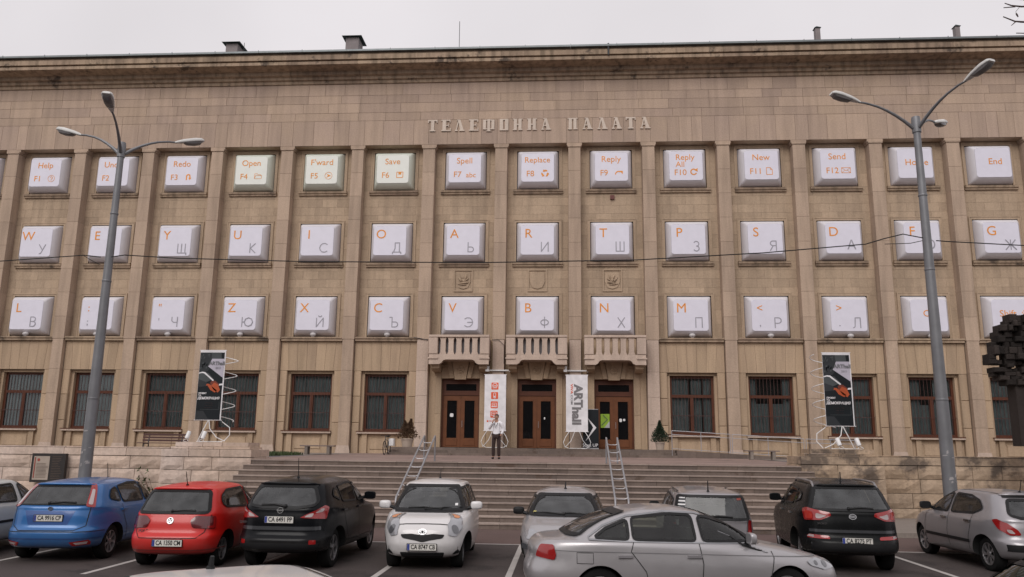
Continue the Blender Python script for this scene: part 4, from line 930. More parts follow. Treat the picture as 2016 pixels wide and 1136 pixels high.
# ================================================================ benches
def slat_bench(x0, x1, y, z):
    t = thing('park_bench', ((x0+x1)/2, y, z), 'dark red slatted bench with a backrest behind the left stone wall', 'bench')
    for k in range(3): MB().box(x0, x1, y-.02+.012*k, y+.01+.012*k, z+.50+.11*k, z+.575+.11*k).build('back_slat', M_slat, t)
    for k in range(4): MB().box(x0, x1, y-.45+.1*k, y-.37+.1*k, z+.42, z+.45).build('seat_slat', M_slat, t)
    for x in (x0+.25, x1-.25):
        mb = MB(); mb.tube([(x, y-.42, z), (x, y-.40, z+.41), (x, y-.05, z+.41), (x, y+.05, z+.8)], .022, 6); mb.tube([(x, y, z), (x, y-.02, z+.42)], .022, 6); mb.build('bench_leg', M_dark, t)
slat_bench(-16.6, -14.75, 31.0, 1.74)
slat = None
def plank_bench(x0, x1, y, z, label):
    t = thing('plank_bench', ((x0+x1)/2, y, z), label, 'bench', 'low backless benches on the plaza')
    for k in range(3): MB().box(x0, x1, y-.2+.14*k, y-.075+.14*k, z+.36, z+.41).build('seat_plank', M_side_w, t)
    for x in (x0+.22, x1-.32): MB().cbox(x, x+.14, y-.18, y+.18, z, z+.358, .01).build('bench_leg', S_side, t)
M_side_w = plain('grey_weathered_plank', (.17, .13, .12), .8)
plank_bench(-11.85, -10.3, 36.0, 1.742, 'low backless bench near the grass patch, left of the steps')
plank_bench(8.05, 9.55, 36.6, 1.74, 'low backless bench in front of the ramp, right of the steps')
# ================================================================ planters
def conifer(x, y, z, h, w, mat, t, seed, tops=1):
    rr = random.Random(seed); vs = []; fs = []
    for k in range(3200):
        u = rr.random()**.8; th = rr.uniform(0, 6.283)
        env = w*.5*(math.sin(math.pi*min(1, u*.55+.42))**1.2)*(1.15-u*.75)
        if tops == 2: off = (-.16, .17)[k % 2]*(u); hh = h*(1 if k % 2 else .93)
        else: off = 0; hh = h
        r = env*math.sqrt(rr.random())*(1+.25*math.sin(th*5+u*9)); p = Vector((x+off+r*math.cos(th), y+r*math.sin(th), z+.02+u*hh))
        d = Vector((math.cos(th)*.5+rr.uniform(-.4, .4), math.sin(th)*.5+rr.uniform(-.4, .4), rr.uniform(.3, 1.1))).normalized(); s = rr.uniform(.035, .075); q = d.cross(Vector((rr.uniform(-1,1), rr.uniform(-1,1), .2))).normalized()*s*.35
        o = len(vs); vs += [p-q, p+q, p+q*.4+d*s, p-q*.4+d*s]; fs.append((o, o+1, o+2, o+3))
    mb = MB(); mb.add(vs, fs); mb.build('foliage', mat, t)
    MB().tube([(x, y, z-.05), (x+.01, y, z+h*.75)], [.03, .01], 6).build('trunk', M_wood, t)
def planter(x, y, z, ph, pr, h, w, mat, label, seed, tops):
    t = thing('potted_shrub', (x, y, z), label, 'potted shrub')
    mb = MB(); mb.lathe([(pr*.72, 0), (pr*.95, ph*.86), (pr*1.05, ph*.87), (pr*1.05, ph), (pr*.9, ph), (pr*.88, ph*.92), (.001, ph*.92)], (x, y, z), 'z', 20); mb.build('pot', M_pot, t, smooth=40)
    conifer(x, y, z+ph*.9, h, w, mat, t, seed, tops)
planter(-7.95, 40.9, 2.115, .42, .33, .98, .95, M_leafb, 'withered brown twin-topped shrub in a cream pot left of the doors', 3, 2)
planter(4.85, 40.9, 2.115, .38, .25, 1.05, .80, M_leafg, 'dark green pointed shrub in a cream pot right of the doors', 5, 1)
# ================================================================ bicycle seen end on
bk = thing('bicycle', (-8.55, 38.9, PZ(38.9)), 'parked bicycle with a white box, seen end-on left of the entrance steps', 'bicycle')
z0 = PZ(38.9); bx = -8.58
for yy, nm in ((38.5, 'front'), (39.5, 'rear')):
    w = bpy.data.objects.new('wheel', None); C.objects.link(w); w.parent = bk; w.location = Vector((bx, yy, z0+.33))-wloc(bk)
    mb = MB(); mb.tube([(bx, yy+.32*math.cos(a*.314), z0+.33+.32*math.sin(a*.314)) for a in range(21)], .02, 6); mb.build('tyre', M_tyre, w)
    mb = MB(); [mb.tube([(bx, yy, z0+.33), (bx, yy+.31*math.cos(a*.52), z0+.33+.31*math.sin(a*.52))], .003, 4) for a in range(12)]; mb.build('spokes', M_steel, w)
mb = MB(); mb.tube([(bx, 38.5, z0+.33), (bx, 38.62, z0+.75), (bx, 38.66, z0+.9)], .018, 6); mb.tube([(bx, 38.63, z0+.72), (bx, 39.2, z0+.68), (bx, 39.1, z0+.3), (bx, 38.65, z0+.62)], .018, 6); mb.tube([(bx, 39.1, z0+.3), (bx, 39.5, z0+.33), (bx, 39.2, z0+.68), (bx, 39.22, z0+.85)], .014, 6); mb.build('bicycle_frame', M_dark, bk)
MB().tube([(bx-.25, 38.72, z0+.92), (bx-.1, 38.66, z0+.92), (bx+.1, 38.66, z0+.92), (bx+.25, 38.72, z0+.92)], .014, 6).build('handlebar', M_black, bk)
MB().box(bx-.07, bx+.07, 39.1, 39.36, z0+.85, z0+.9).build('saddle', M_black, bk)
MB().cbox(bx+.03, bx+.27, 39.25, 39.6, z0+.42, z0+.78, .02).build('pannier_box', M_white, bk)
# ================================================================ handrails on the stairs
def handrail(xa, label):
    t = thing('handrail', (xa+.15, 24.5, 0), label, 'handrail', 'twin-tube handrails on the steps')
    sl = RIS/TRD; yt, yb = 26.75, 22.45; zt = 2.5; zb = zt-sl*(yt-yb)
    for s in (0, .36):
        x = xa+s
        mb = MB(); mb.tube([(x, yt+.02, 1.69), (x, yt+.02, zt-.05), (x, yt-.03, zt+.01), (x, yt-.12, zt-.02), (x, yb+.05, zb), (x, yb-.02, zb-.06), (x, yb-.02, 0)], .028, 10); mb.build('rail_tube', M_galv2, t, smooth=50)
    for k in range(7):
        y = yt-.45-.62*k; z = zt-sl*(yt-y)-.0
        MB().tube([(xa, y, z), (xa+.09, y, z-.04), (xa+.27, y, z-.04), (xa+.36, y, z)], .012, 6).build('rung', M_steel, t, smooth=50)
M_galv2 = plain('grey_painted_tube', (.30, .295, .31), .4, .3)
handrail(-4.62, 'twin-tube steel handrail on the steps behind the white hatchback'); handrail(1.42, 'twin-tube steel handrail on the steps right of the centre')
# ================================================================ ramp and its railing
rp = thing('ramp', (9, 40, 1.74), 'sloping stone-sided access ramp right of the entrance steps', 'ramp')
x = 5.52
while x < 12.3:
    xn = min(x+rnd.uniform(.8, 1.4), 12.4); za, zb = 2.11-.37*(x-5.5)/7, 2.11-.37*(xn-5.5)/7
    MB().prism([(x+.004, 1.7), (xn-.004, 1.7), (xn-.004, zb), (x+.004, za)], 39.7, 41.2, 'y').build('ramp_stone', S_step, rp); x = xn
rl = thing('ramp_railing', (9, 39.8, 1.8), 'thin pale metal railing running down the access ramp', 'railing')
for x0, x1 in ((5.3, 8.1), (8.2, 11.6), (11.7, 14)):
    fz = lambda x: 2.11-.37*(min(x, 12.4)-5.5)/7
    for dz, r_ in ((.92, .02), (.74, .015), (.06, .015)): MB().tube([(x0, 39.8, fz(x0)+dz), (x1, 39.8, fz(x1)+dz)], r_, 6).build('rail_tube', M_steel, rl)
    for x in (x0, (x0+x1)/2, x1): MB().tube([(x, 39.8, fz(x)-.12 if x > 6 else 1.75), (x, 39.8, fz(x)+.92)], .018, 6).build('railing_post', M_steel, rl)
# ================================================================ grass and weeds
def grass(x0, x1, y0, y1, z, n, h, label, name='grass_patch'):
    rr = random.Random(int(x0*7)); vs = []; fs = []
    for k in range(n):
        x, y = rr.uniform(x0, x1), rr.uniform(y0, y1); hh = h*rr.uniform(.4, 1.2); a = rr.uniform(0, 6.28); w = rr.uniform(.01, .03)
        o = len(vs); dx, dy = math.cos(a), math.sin(a); vs += [(x-dx*w, y-dy*w, z), (x+dx*w, y+dy*w, z), (x+rr.uniform(-.08, .08), y+rr.uniform(-.08, .08), z+hh)]; fs.append((o, o+1, o+2))
    mb = MB(); mb.add(vs, fs); tag(mb.build(name, M_grass), label, 'grass', kind='stuff')
grass(-12.9, -11.05, 29, 34, 1.742, 4500, .15, 'strip of green grass beside the left pedestal at the top of the steps')
grass(8.95, 10.5, 28.5, 30.5, 1.75, 1500, .10, 'small patch of green grass beside the right pedestal')
def weed(x, y, z, h, seed, label):
    rr = random.Random(seed); t = thing('wild_shrub', (x, y, z), label, 'plant')
    stm = MB(); lv = MB()
    for k in range(7):
        a = rr.uniform(2.2, 4.6); L_ = h*rr.uniform(.5, 1); pts = [Vector((x, y, z))]
        for q in range(4): pts.append(pts[-1]+Vector((math.cos(a)*.12*(1+q*.3), -abs(math.sin(a))*.04, L_/4)))
        stm.tube(pts, [.01, .008, .006, .004, .002], 5)
        for p in pts[1:]:
            for s in range(6):
                d = Vector((rr.uniform(-1, 1), rr.uniform(-1, .3), rr.uniform(-.4, .6))).normalized(); q = d.cross(Vector((0, 0, 1))).normalized()*.03; l = rr.uniform(.08, .16)
                lv.add([p, p+d*l*.5+q, p+d*l, p+d*l*.5-q], [(0,1,2,3)])
    stm.build('stem', M_wood, t); lv.build('foliage', M_weed, t)
weed(-13.5, 26.45, .0, 1.35, 4, 'leafy green weed growing in the corner of the left stone wall')
# ================================================================ sculpture at the right edge
M_iron = stone('dark_carved_wood', (.045, .035, .031), (.022, .017, .015), .5, 0, streak=.3, bump=.8)
sc = thing('blocky_sculpture', (13.75, 24.4, 0), 'dark jagged blocky sculpture with a thick trunk cut by the right photo edge', 'sculpture')
rr = random.Random(11)
MB().box(13.12, 14.6, 24.05, 24.5, 2.37, 4.3).build('sculpture_trunk', M_iron, sc)
MB().box(13.95, 14.5, 24.1, 24.45, .12, 2.37).build('sculpture_foot', M_iron, sc)
rows = [(5.98, 6.17, 13.15), (5.86, 5.98, 13.05), (5.70, 5.86, 12.80), (5.52, 5.70, 12.74), (5.38, 5.52, 12.72), (5.22, 5.38, 12.58), (5.02, 5.22, 12.56), (4.86, 5.02, 12.44), (4.72, 4.86, 12.42), (4.62, 4.72, 12.66), (4.48, 4.62, 12.52), (4.38, 4.48, 12.54), (4.26, 4.38, 12.70), (4.12, 4.26, 12.88)]
for z0, z1, xl in rows:
    x = xl
    gap_row = (z0, z1) == (4.62, 4.72)
    while x < 15.2:
        w = rr.uniform(.12, .34); hole = rr.random() < .07 and x > xl+.15 and z0 > 4.7
        if not hole and not (gap_row and (x < 12.78 or 12.95 < x < 13.3)):
            dz = rr.uniform(-.02, .035); yo = rr.uniform(-.16, .14)
            MB().cbox(x+rr.uniform(0, .015), x+w-.008, 24.0+yo, 24.42+rr.uniform(-.1, .05), z0-abs(dz), z1+dz, .022).build('carved_block', M_iron, sc)
        x += w
# ================================================================ bare tree beyond the right edge, its twigs reach into the sky
tr = thing('bare_tree', (8.6, 9.6, 0), 'bare twig tips poking into the sky at the top right corner', 'tree')
mb = MB(); mb.tube([(8.6, 9.6, 0), (8.55, 9.6, 2), (8.5, 9.7, 4), (8.3, 9.8, 6), (8.0, 9.9, 8)], [.16, .14, .12, .09, .06], 10); mb.build('trunk', plain('bark', (.07, .045, .04), .9), tr, smooth=50)
mb = MB(); T_ = lambda pts, r: mb.tube(pts, r, 5)
T_([(8.3, 9.8, 6), (7.2, 9.95, 7.35), (6.35, 10, 7.76), (6.05, 10, 7.78), (5.97, 10, 7.79), (5.83, 10, 7.86)], [.05, .03, .016, .013, .010, .007]); T_([(5.99, 10, 7.79), (5.92, 10, 7.73)], [.008, .004])
T_([(8.1, 9.9, 7.2), (7.0, 10, 7.95), (6.3, 10, 8.01), (6.08, 10, 8.0), (5.95, 10, 8.02), (5.87, 10, 8.055)], [.04, .02, .014, .012, .009, .006]); T_([(6.0, 10, 8.0), (5.85, 10, 7.99)], [.008, .006])
T_([(8.0, 9.9, 8), (6.5, 10, 8.15), (6.15, 10, 8.1), (5.93, 10, 8.12)], [.03, .014, .01, .006]); T_([(7.2, 9.95, 7.35), (6.4, 10, 7.6), (5.97, 10, 7.62)], [.02, .01, .006])
T_([(6.05, 10, 7.99), (6.0, 10, 7.93), (6.0, 10, 7.88)], [.003, .003, .003]); T_([(6.0, 10, 7.905), (6.01, 10, 7.88), (6.02, 10, 7.85)], [.008, .012, .006])
mb.build('branch', MATS['bark'], tr, smooth=50)
# ================================================================ the standing man
def skin(name, verts, edges, rad, mat, parent, sub=2, root=0):
    me = bpy.data.meshes.new(name); me.from_pydata([Vector(v) for v in verts], edges, []); o = bpy.data.objects.new(name, me); C.objects.link(o)
    m = o.modifiers.new('skin', 'SKIN'); m.use_smooth_shade = True
    for i, r in enumerate(rad):
        sv = me.skin_vertices[0].data[i]; sv.radius = r if isinstance(r, tuple) else (r, r); sv.use_root = (i == root)
    s = o.modifiers.new('sub', 'SUBSURF'); s.levels = sub; s.render_levels = sub
    dm = bpy.data.meshes.new_from_object(o.evaluated_get(bpy.context.evaluated_depsgraph_get())); dm.name = name
    bpy.data.objects.remove(o); dm.materials.clear(); dm.materials.append(mat)
    q = bpy.data.objects.new(name, dm); C.objects.link(q)
    if parent: q.parent = parent
    for p in dm.polygons: p.use_smooth = True
    return q
px_, py_ = -2.60, 31.5
man = thing('person', (px_, py_, PZ(py_)), 'man in white long-sleeved shirt and dark trousers with one hand raised to his mouth', 'person', rz=R(-8))
M_skin = plain('skin', (.36, .19, .13), .55); M_shirt = plain('white_shirt', (.72, .71, .74), .85); M_trs = plain('dark_brown_trousers', (.035, .020, .018), .9); M_hair = plain('short_brown_hair', (.055, .03, .02), .8); M_shoe = plain('dark_shoe', (.02, .018, .018), .5)
# joints, local coordinates, facing -y ; the man's right arm is at -x
J = {'pel': (0,0,.93), 'wst': (0,.0,1.08), 'chs': (0,.01,1.28), 'nkb': (0,.01,1.42), 'nk': (0,-.005,1.49), 'hd0': (0,-.02,1.555), 'hd1': (0,-.015,1.63), 'hd2': (0,-.005,1.69),
     'rsh': (-.18,.01,1.385), 'rel': (-.285,-.06,1.15), 'rwr': (-.125,-.20,1.40), 'rhd': (-.075,-.185,1.48),
     'lsh': (.18,.01,1.385), 'lel': (.27,.05,1.13), 'lwr': (.20,-.06,.94), 'lhd': (.16,-.09,.88),
     'rhp': (-.09,0,.89), 'rkn': (-.115,-.02,.50), 'rak': (-.12,.02,.09), 'rto': (-.14,-.13,.03), 'lhp': (.09,0,.89), 'lkn': (.105,-.025,.50), 'lak': (.105,.02,.09), 'lto': (.13,-.13,.03)}
def chain(keys, rad, edges):
    ix = {k: i for i, k in enumerate(keys)}; return [J[k] for k in keys], [(ix[a], ix[b]) for a, b in edges], rad
K = list(J.keys())
E_ = [('pel','wst'),('wst','chs'),('chs','nkb'),('nkb','nk'),('nk','hd0'),('hd0','hd1'),('hd1','hd2'),('nkb','rsh'),('rsh','rel'),('rel','rwr'),('rwr','rhd'),('nkb','lsh'),('lsh','lel'),('lel','lwr'),('lwr','lhd'),('pel','rhp'),('rhp','rkn'),('rkn','rak'),('rak','rto'),('pel','lhp'),('lhp','lkn'),('lkn','lak'),('lak','lto')]
rb = [.12,.11,.12,.06,.052,(.07,.085),(.078,.09),(.06,.07),.055,.04,.028,.03,.055,.04,.028,.03,.08,.052,.036,.03,.08,.052,.036,.03]
v, e, r = chain(K, rb, E_); skin('body', v, e, r, M_skin, man)
# face: nose, eyes, brows, mouth, ears
fc_ = MB(); fc_.prism([(-.012,1.585),(.012,1.585),(.006,1.625),(-.006,1.625)], -.125, -.08); fc_.build('nose', M_skin, None).parent = man
for s in (-1, 1):
    mb = MB(); mb.ball((s*.03, -.095, 1.628), .010, 6, sc=(1.3,.6,.7)); o = mb.build('eye', M_black, None); o.parent = man
    mb = MB(); mb.ball((s*.082, -.01, 1.61), .028, 6, sc=(.4,.7,1.1)); o = mb.build('ear', M_skin, None, smooth=True); o.parent = man
mb = MB(); mb.box(-.025, .025, -.106, -.09, 1.558, 1.564); mb.build('mouth', plain('lips', (.2, .08, .07), .6), None).parent = man
mb = MB(); mb.ball((0, .012, 1.652), .094, 12, sc=(.93, 1.02, .92)); hv = [i for i, q in enumerate(mb.v) if q[1] < -.045 and q[2] < 1.665 or q[2] < 1.60 and q[1] < .03 or q[2] < 1.575]
keep = set(range(len(mb.v)))-set(hv); mb2 = MB(); mb2.v = mb.v; fs = [f for f in mb.f if all(i in keep for i in f)]; mb2.f = fs; mb2.m = [0]*len(fs); o = mb2.build('hair', M_hair, None, smooth=True); o.parent = man
# hand fingers curled at the mouth, thumb under the chin
hb, fd = Vector(J['rhd']), Vector((.35, .25, .55)).normalized()
vs, ed, rd = [tuple(Vector(J['rwr'])), tuple(hb)], [(0, 1)], [.026, .03]
for k, l in enumerate((.075, .085, .08, .065)):
    a = hb+Vector((-.022+.015*k, -.012+.004*k, .02)); b = a+fd*l*.5; c = b+Vector((.35, .35, .1))*l*.5; o_ = len(vs); vs += [tuple(a), tuple(b), tuple(c)]; ed += [(1, o_), (o_, o_+1), (o_+1, o_+2)]; rd += [.011, .0095, .008]
o_ = len(vs); vs += [tuple(hb+Vector((.02, -.01, 0))), tuple(hb+Vector((.055, .02, .02)))]; ed += [(1, o_), (o_, o_+1)]; rd += [.012, .009]
skin('hand', vs, ed, rd, M_skin, man, 1)
ks = ['wst', 'chs', 'nkb', 'rsh', 'rel', 'rwr', 'lsh', 'lel', 'lwr', 'pel']
v, e, r = chain(ks, [(.158,.115),(.165,.125),.075,.078,.062,.042,.078,.064,.045,(.165,.125)], [('pel','wst'),('wst','chs'),('chs','nkb'),('nkb','rsh'),('rsh','rel'),('rel','rwr'),('nkb','lsh'),('lsh','lel'),('lel','lwr')]); skin('shirt', v, e, r, M_shirt, man)
v, e, r = chain(['pel', 'rhp', 'rkn', 'rak', 'lhp', 'lkn', 'lak'], [(.145,.115),.098,.075,.068,.098,.075,.068], [('pel','rhp'),('rhp','rkn'),('rkn','rak'),('pel','lhp'),('lhp','lkn'),('lkn','lak')]); skin('trousers', v, e, r, M_trs, man)
for s in (-1, 1):
    mb = MB(); mb.ball((s*.125, -.05, .042), .05, 8, sc=(.95, 2.5, .85)); o = mb.build('shoe', M_shoe, None, smooth=True); o.parent = man
mb = MB(); mb.tube([(-.07, -.03, 1.43), (-.05, -.14, 1.33), (-.01, -.155, 1.20), (.05, -.145, 1.33), (.075, -.03, 1.43)], .010, 5); mb.build('lanyard', M_black, None).parent = man
# ================================================================ cars
def lerp(a, b, t): return a+(b-a)*t
def catmull(P, t):
    n = len(P)-1; x = min(max(t, 0), 1)*n; i = min(int(x), n-1); u = x-i
    p0, p1, p2, p3 = P[max(i-1, 0)], P[i], P[i+1], P[min(i+2, n)]
    # reduced tension keeps the silhouette free of overshoot
    k = .42
    return [((2*u**3-3*u*u+1)*b+(u**3-2*u*u+u)*k*(c-a)+(-2*u**3+3*u*u)*c+(u**3-u*u)*k*(d-b)) for a, b, c, d in zip(p0, p1, p2, p3)]
def car_shell(lv, sub=4, n=88):
    """nested plan-view contours from the sill up to the roof; lv rows = front x, front z, rear x, rear z, half width, front exponent, rear exponent"""
    rings = []
    L_ = len(lv)-1
    for s in range(L_*sub+1):
        fx, fz, rx, rz, w, nf, nr = catmull(lv, s/(L_*sub))
        xc, a = (fx+rx)/2, (fx-rx)/2; r = []
        for k in range(n):
            t = 2*math.pi*k/n; c, s_ = math.cos(t), math.sin(t); ex = nf if c > 0 else nr
            X = xc+a*math.copysign(abs(c)**(2/ex), c); Y = w*math.copysign(abs(s_)**(2/max(ex, 2.6)), s_)
            u = (X-rx)/max(fx-rx, 1e-4); r.append((X, Y, lerp(rz, fz, u)))
        rings.append(r)
    vs = [v for r in rings for v in r]; m = len(rings)
    fs = [(i*n+k, i*n+(k+1) % n, (i+1)*n+(k+1) % n, (i+1)*n+k) for i in range(m-1) for k in range(n)]+[tuple(range(n-1, -1, -1)), tuple((m-1)*n+k for k in range(n))]
    mb = MB(); mb.add(vs, fs); return mb
def smooth_poly(pts, it=2):
    r = .03*it; q = []; n = len(pts)
    for i in range(n):
        p0, p, p1 = Vector(pts[i-1]), Vector(pts[i]), Vector(pts[(i+1) % n]); d0, d1 = p0-p, p1-p
        if d0.normalized().dot(d1.normalized()) < -.92: q.append(tuple(p)); continue
        a_, b_ = p+d0.normalized()*min(r, d0.length*.42), p+d1.normalized()*min(r, d1.length*.42)
        for k in range(4):
            t = k/3; q.append(tuple(a_*(1-t)**2+p*2*t*(1-t)+b_*t*t))
    return q
def inset(pts, d):
    cx = (min(p[0] for p in pts)+max(p[0] for p in pts))/2; cy = (min(p[1] for p in pts)+max(p[1] for p in pts))/2
    w = max(p[0] for p in pts)-cx; h = max(p[1] for p in pts)-cy
    return [(cx+(p[0]-cx)*(1-d/w), cy+(p[1]-cy)*(1-d/h)) for p in pts]
M_cabin = plain('cabin_trim', (.035, .033, .034), .9, spec=.2); M_seat = plain('seat_cloth', (.06, .058, .062), .9, spec=.2)
def car_glass(name, tint, grey_mix, dcol):
    m, t, b = newmat(name); N = t.nodes.new; L = t.links.new; o = t.nodes['Material Output']
    b.inputs['Base Color'].default_value = (*dcol, 1); b.inputs['Roughness'].default_value = .9; b.inputs['Specular IOR Level'].default_value = 0
    tr = N('ShaderNodeBsdfTransparent'); tr.inputs[0].default_value = (*tint, 1); gl = N('ShaderNodeBsdfGlossy'); gl.inputs['Roughness'].default_value = .035
    g = N('ShaderNodeNewGeometry'); n = N('ShaderNodeTexNoise'); n.inputs['Scale'].default_value = 4; n.inputs['Detail'].default_value = 6; L(g.outputs['Position'], n.inputs['Vector'])
    mr = N('ShaderNodeMapRange'); L(n.outputs[0], mr.inputs[0]); mr.inputs[1].default_value = .3; mr.inputs[2].default_value = .7; mr.inputs[3].default_value = grey_mix*.6; mr.inputs[4].default_value = grey_mix*1.4  # uneven share of matte grey mixed into the clear glass
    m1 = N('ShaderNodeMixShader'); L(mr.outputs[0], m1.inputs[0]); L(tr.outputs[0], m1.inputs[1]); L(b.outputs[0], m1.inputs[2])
    fr = N('ShaderNodeFresnel'); fr.inputs[0].default_value = 1.55; m2 = N('ShaderNodeMixShader'); L(fr.outputs[0], m2.inputs[0]); L(m1.outputs[0], m2.inputs[1]); L(gl.outputs[0], m2.inputs[2]); L(m2.outputs[0], o.inputs[0])
    return m
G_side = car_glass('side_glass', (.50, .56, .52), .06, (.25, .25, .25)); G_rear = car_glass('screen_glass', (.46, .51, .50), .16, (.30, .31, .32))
class Car:
    def __init__(s, label, color, spec, pos, rz, group=None, name='parked_car', scale=1):
        auto = []
        if 'cab' in spec:
            a_, b_ = spec['lv'][7], spec['lv'][10]
            for k, ax_, i_, nm_ in (('frontw', 'f', 1, 'windscreen'), ('rearw', 'b', 3, 'rear_window')):
                if k not in spec: z0, z1, w0, w1 = a_[i_]+.05, b_[i_]-.035, a_[4]*.78, b_[4]*.82; spec[k] = [(-w0, z0), (w0, z0), (w1, z1), (-w1, z1)]; auto.append((nm_, spec[k], ax_))
        s.p = spec; s.root = thing(name, (pos[0], pos[1], 0), label, 'car', group, rz); s.root.scale = (scale,)*3
        s.col = color; s.hw = spec['W']/2
        mb = car_shell(spec['lv']); me = mb.mesh('body', [color, M_well], smooth=True)
        o = bpy.data.objects.new('body', me); C.objects.link(o)
        cut = MB(); rw = spec['rw']; q = spec.get('arch', rw+.055)
        for wx in spec['wx']:
            for sd in (-1, 1):
                y0, y1 = sd*(s.hw-.30), sd*(s.hw+.2); n = 40
                pts = arc(wx, rw*.98, q, 0, 360-360/n, n-1)
                pts = [(a, min(b, 9)) for a, b in pts]; cut.prism(pts, min(y0, y1), max(y0, y1), 'y')
        cm = cut.mesh('cutter', [M_well]); co = bpy.data.objects.new('cutter', cm); C.objects.link(co)
        for p in cm.polygons: p.material_index = 0
        tmp = [co]
        def cutby(ob):
            md = o.modifiers.new('b', 'BOOLEAN'); md.object = ob; md.operation = 'DIFFERENCE'; md.solver = 'EXACT'; md.material_mode = 'TRANSFER'
        cutby(co)
        if 'cab' in spec:
            lo = spec['cab']; H_ = spec['lv'][-1][1]; cl = []
            for (fx, fz, rx, rz, w_, nf, nr) in spec['lv'][7:-3]: cl.append((fx-.09, fz-.05, rx+.09, rz-.05, max(w_-.06, .1), nf, nr))
            f0 = cl[0]; cl = [(f0[0]-.1, lo, f0[2]+.1, lo, f0[4]-.02, f0[5], f0[6]), (f0[0]-.05, lo+.05, f0[2]+.03, lo+.05, f0[4], f0[5], f0[6])]+cl
            cc = car_shell(cl, 3, 64).mesh('cutter', [M_cabin]); c1 = bpy.data.objects.new('cutter', cc); C.objects.link(c1); tmp.append(c1); cutby(c1)
            sd_ = MB(); fb = MB()
            for w in spec['sidew']:
                p_ = smooth_poly(inset(w, .012), 2)
                for sg in (-1, 1): sd_.prism(p_, min(sg*(s.hw+.1), sg*(s.hw-.42)), max(sg*(s.hw+.1), sg*(s.hw-.42)), 'y')
            fx = spec['lv'][10]; bx0 = spec['lv'][7]
            if 'frontw' in spec: fb.prism(smooth_poly(inset(spec['frontw'], .015), 1), fx[0]-.25, spec['lv'][7][0]+.35, 'x')
            if 'rearw' in spec: fb.prism(smooth_poly(inset(spec['rearw'], .015), 1), spec['lv'][7][2]-.35, fx[2]+.2, 'x')
            for q_ in (sd_, fb):
                if q_.v:
                    cq = bpy.data.objects.new('cutter', q_.mesh('cutter', [M_seam])); C.objects.link(cq); tmp.append(cq); cutby(cq)
        bm_ = bpy.data.meshes.new_from_object(o.evaluated_get(bpy.context.evaluated_depsgraph_get())); bm_.name = 'body'
        bpy.data.objects.remove(o)
        for q_ in tmp: bpy.data.objects.remove(q_)
        s.body = bpy.data.objects.new('body', bm_); C.objects.link(s.body); s.body.parent = s.root
        bm_.polygons.foreach_set('use_smooth', [True]*len(bm_.polygons)); bm_.set_sharp_from_angle(angle=R(38))
        s.bvh = BVHTree.FromPolygons([v.co for v in me.vertices], [tuple(p.vertices) for p in me.polygons])
        for wx in spec['wx']:
            for sd in (-1, 1): s.wheel(wx, sd)
        if 'cab' in spec: s.interior(spec)
        for nm_, w_, ax_ in auto: s.screen(nm_, w_, ax_, 1)
    def interior(s, spec):
        lo = spec['cab']; z1 = spec['lv'][10][1]-.12; y_ = s.hw*.42
        def seat(x, y, w):
            m = MB(); m.prism([(x-.10, lo-.02), (x+.10, lo-.02), (x+.02, lo+.40), (x-.10, lo+.40)], y-w, y+w, 'y')
            n_ = max(1, round(w/.3))
            for k in range(n_):
                yy = y-w+2*w*(k+.5)/n_; m.prism([(x-.11, lo+.43), (x-.01, lo+.43), (x-.02, lo+.58), (x-.09, lo+.58)], yy-.12, yy+.12, 'y'); m.box(x-.07, x-.05, yy-.05, yy+.05, lo+.39, lo+.44)
            s.part(m, 'seat', M_seat)
        seat(.05, y_, .25); seat(.05, -y_, .25); seat(-.90, 0, s.hw*.66)
        cw = spec['lv'][7]; m = MB(); m.box(cw[0]-.45, cw[0]-.14, -s.hw*.7, s.hw*.7, lo-.02, min(lo+.16, cw[1]-.08)); s.part(m, 'dashboard', M_cabin)
        m = MB(); q = [(cw[0]-.52+.05*math.sin(a*.449), y_+.17*math.cos(a*.449), lo+.14+.16*math.sin(a*.449)) for a in range(15)]; m.tube(q, .014, 5); s.part(m, 'steering_wheel', M_black)
        h_ = s.hit((spec['lv'][10][0]-.02, 0), 't')[0]; m = MB(); m.cbox(h_.x-.05, h_.x-.02, -.11, .11, h_.z-.16, h_.z-.10, .01); m.box(h_.x-.045, h_.x-.03, -.01, .01, h_.z-.11, h_.z-.03); s.part(m, 'rear_view_mirror', M_black)
    def hit(s, p, ax):
        """ray onto the shell. ax: 'l','r' side; 'f','b' front, back; 't' top. p in that view's two coordinates"""
        if ax in ('l', 'r'): sg = 1 if ax == 'l' else -1; o, d = Vector((p[0], sg*3, p[1])), Vector((0, -sg, 0))
        elif ax in ('f', 'b'): sg = 1 if ax == 'f' else -1; o, d = Vector((sg*5, p[0], p[1])), Vector((-sg, 0, 0))
        elif len(ax) == 2:   # seen across a corner: b/f = rear/front, l/r = side
            sg = 1 if ax[1] == 'l' else -1; q = .7071
            if ax[0] == 'b': e_, d = Vector((q, sg*q, 0)), Vector((q, -sg*q, 0))
            else: e_, d = Vector((q, -sg*q, 0)), Vector((-q, -sg*q, 0))
            o = e_*p[0]-d*5+Vector((0, 0, p[1]))
        else: o, d = Vector((p[0], p[1], 4)), Vector((0, 0, -1))
        h = s.bvh.ray_cast(o, d)
        if h[0] is None: h = s.bvh.find_nearest(o+d*(2 if ax in 'lrt' else 3)); 
        n = h[1]; n = n if n.dot(d) < 0 else -n
        return h[0], n
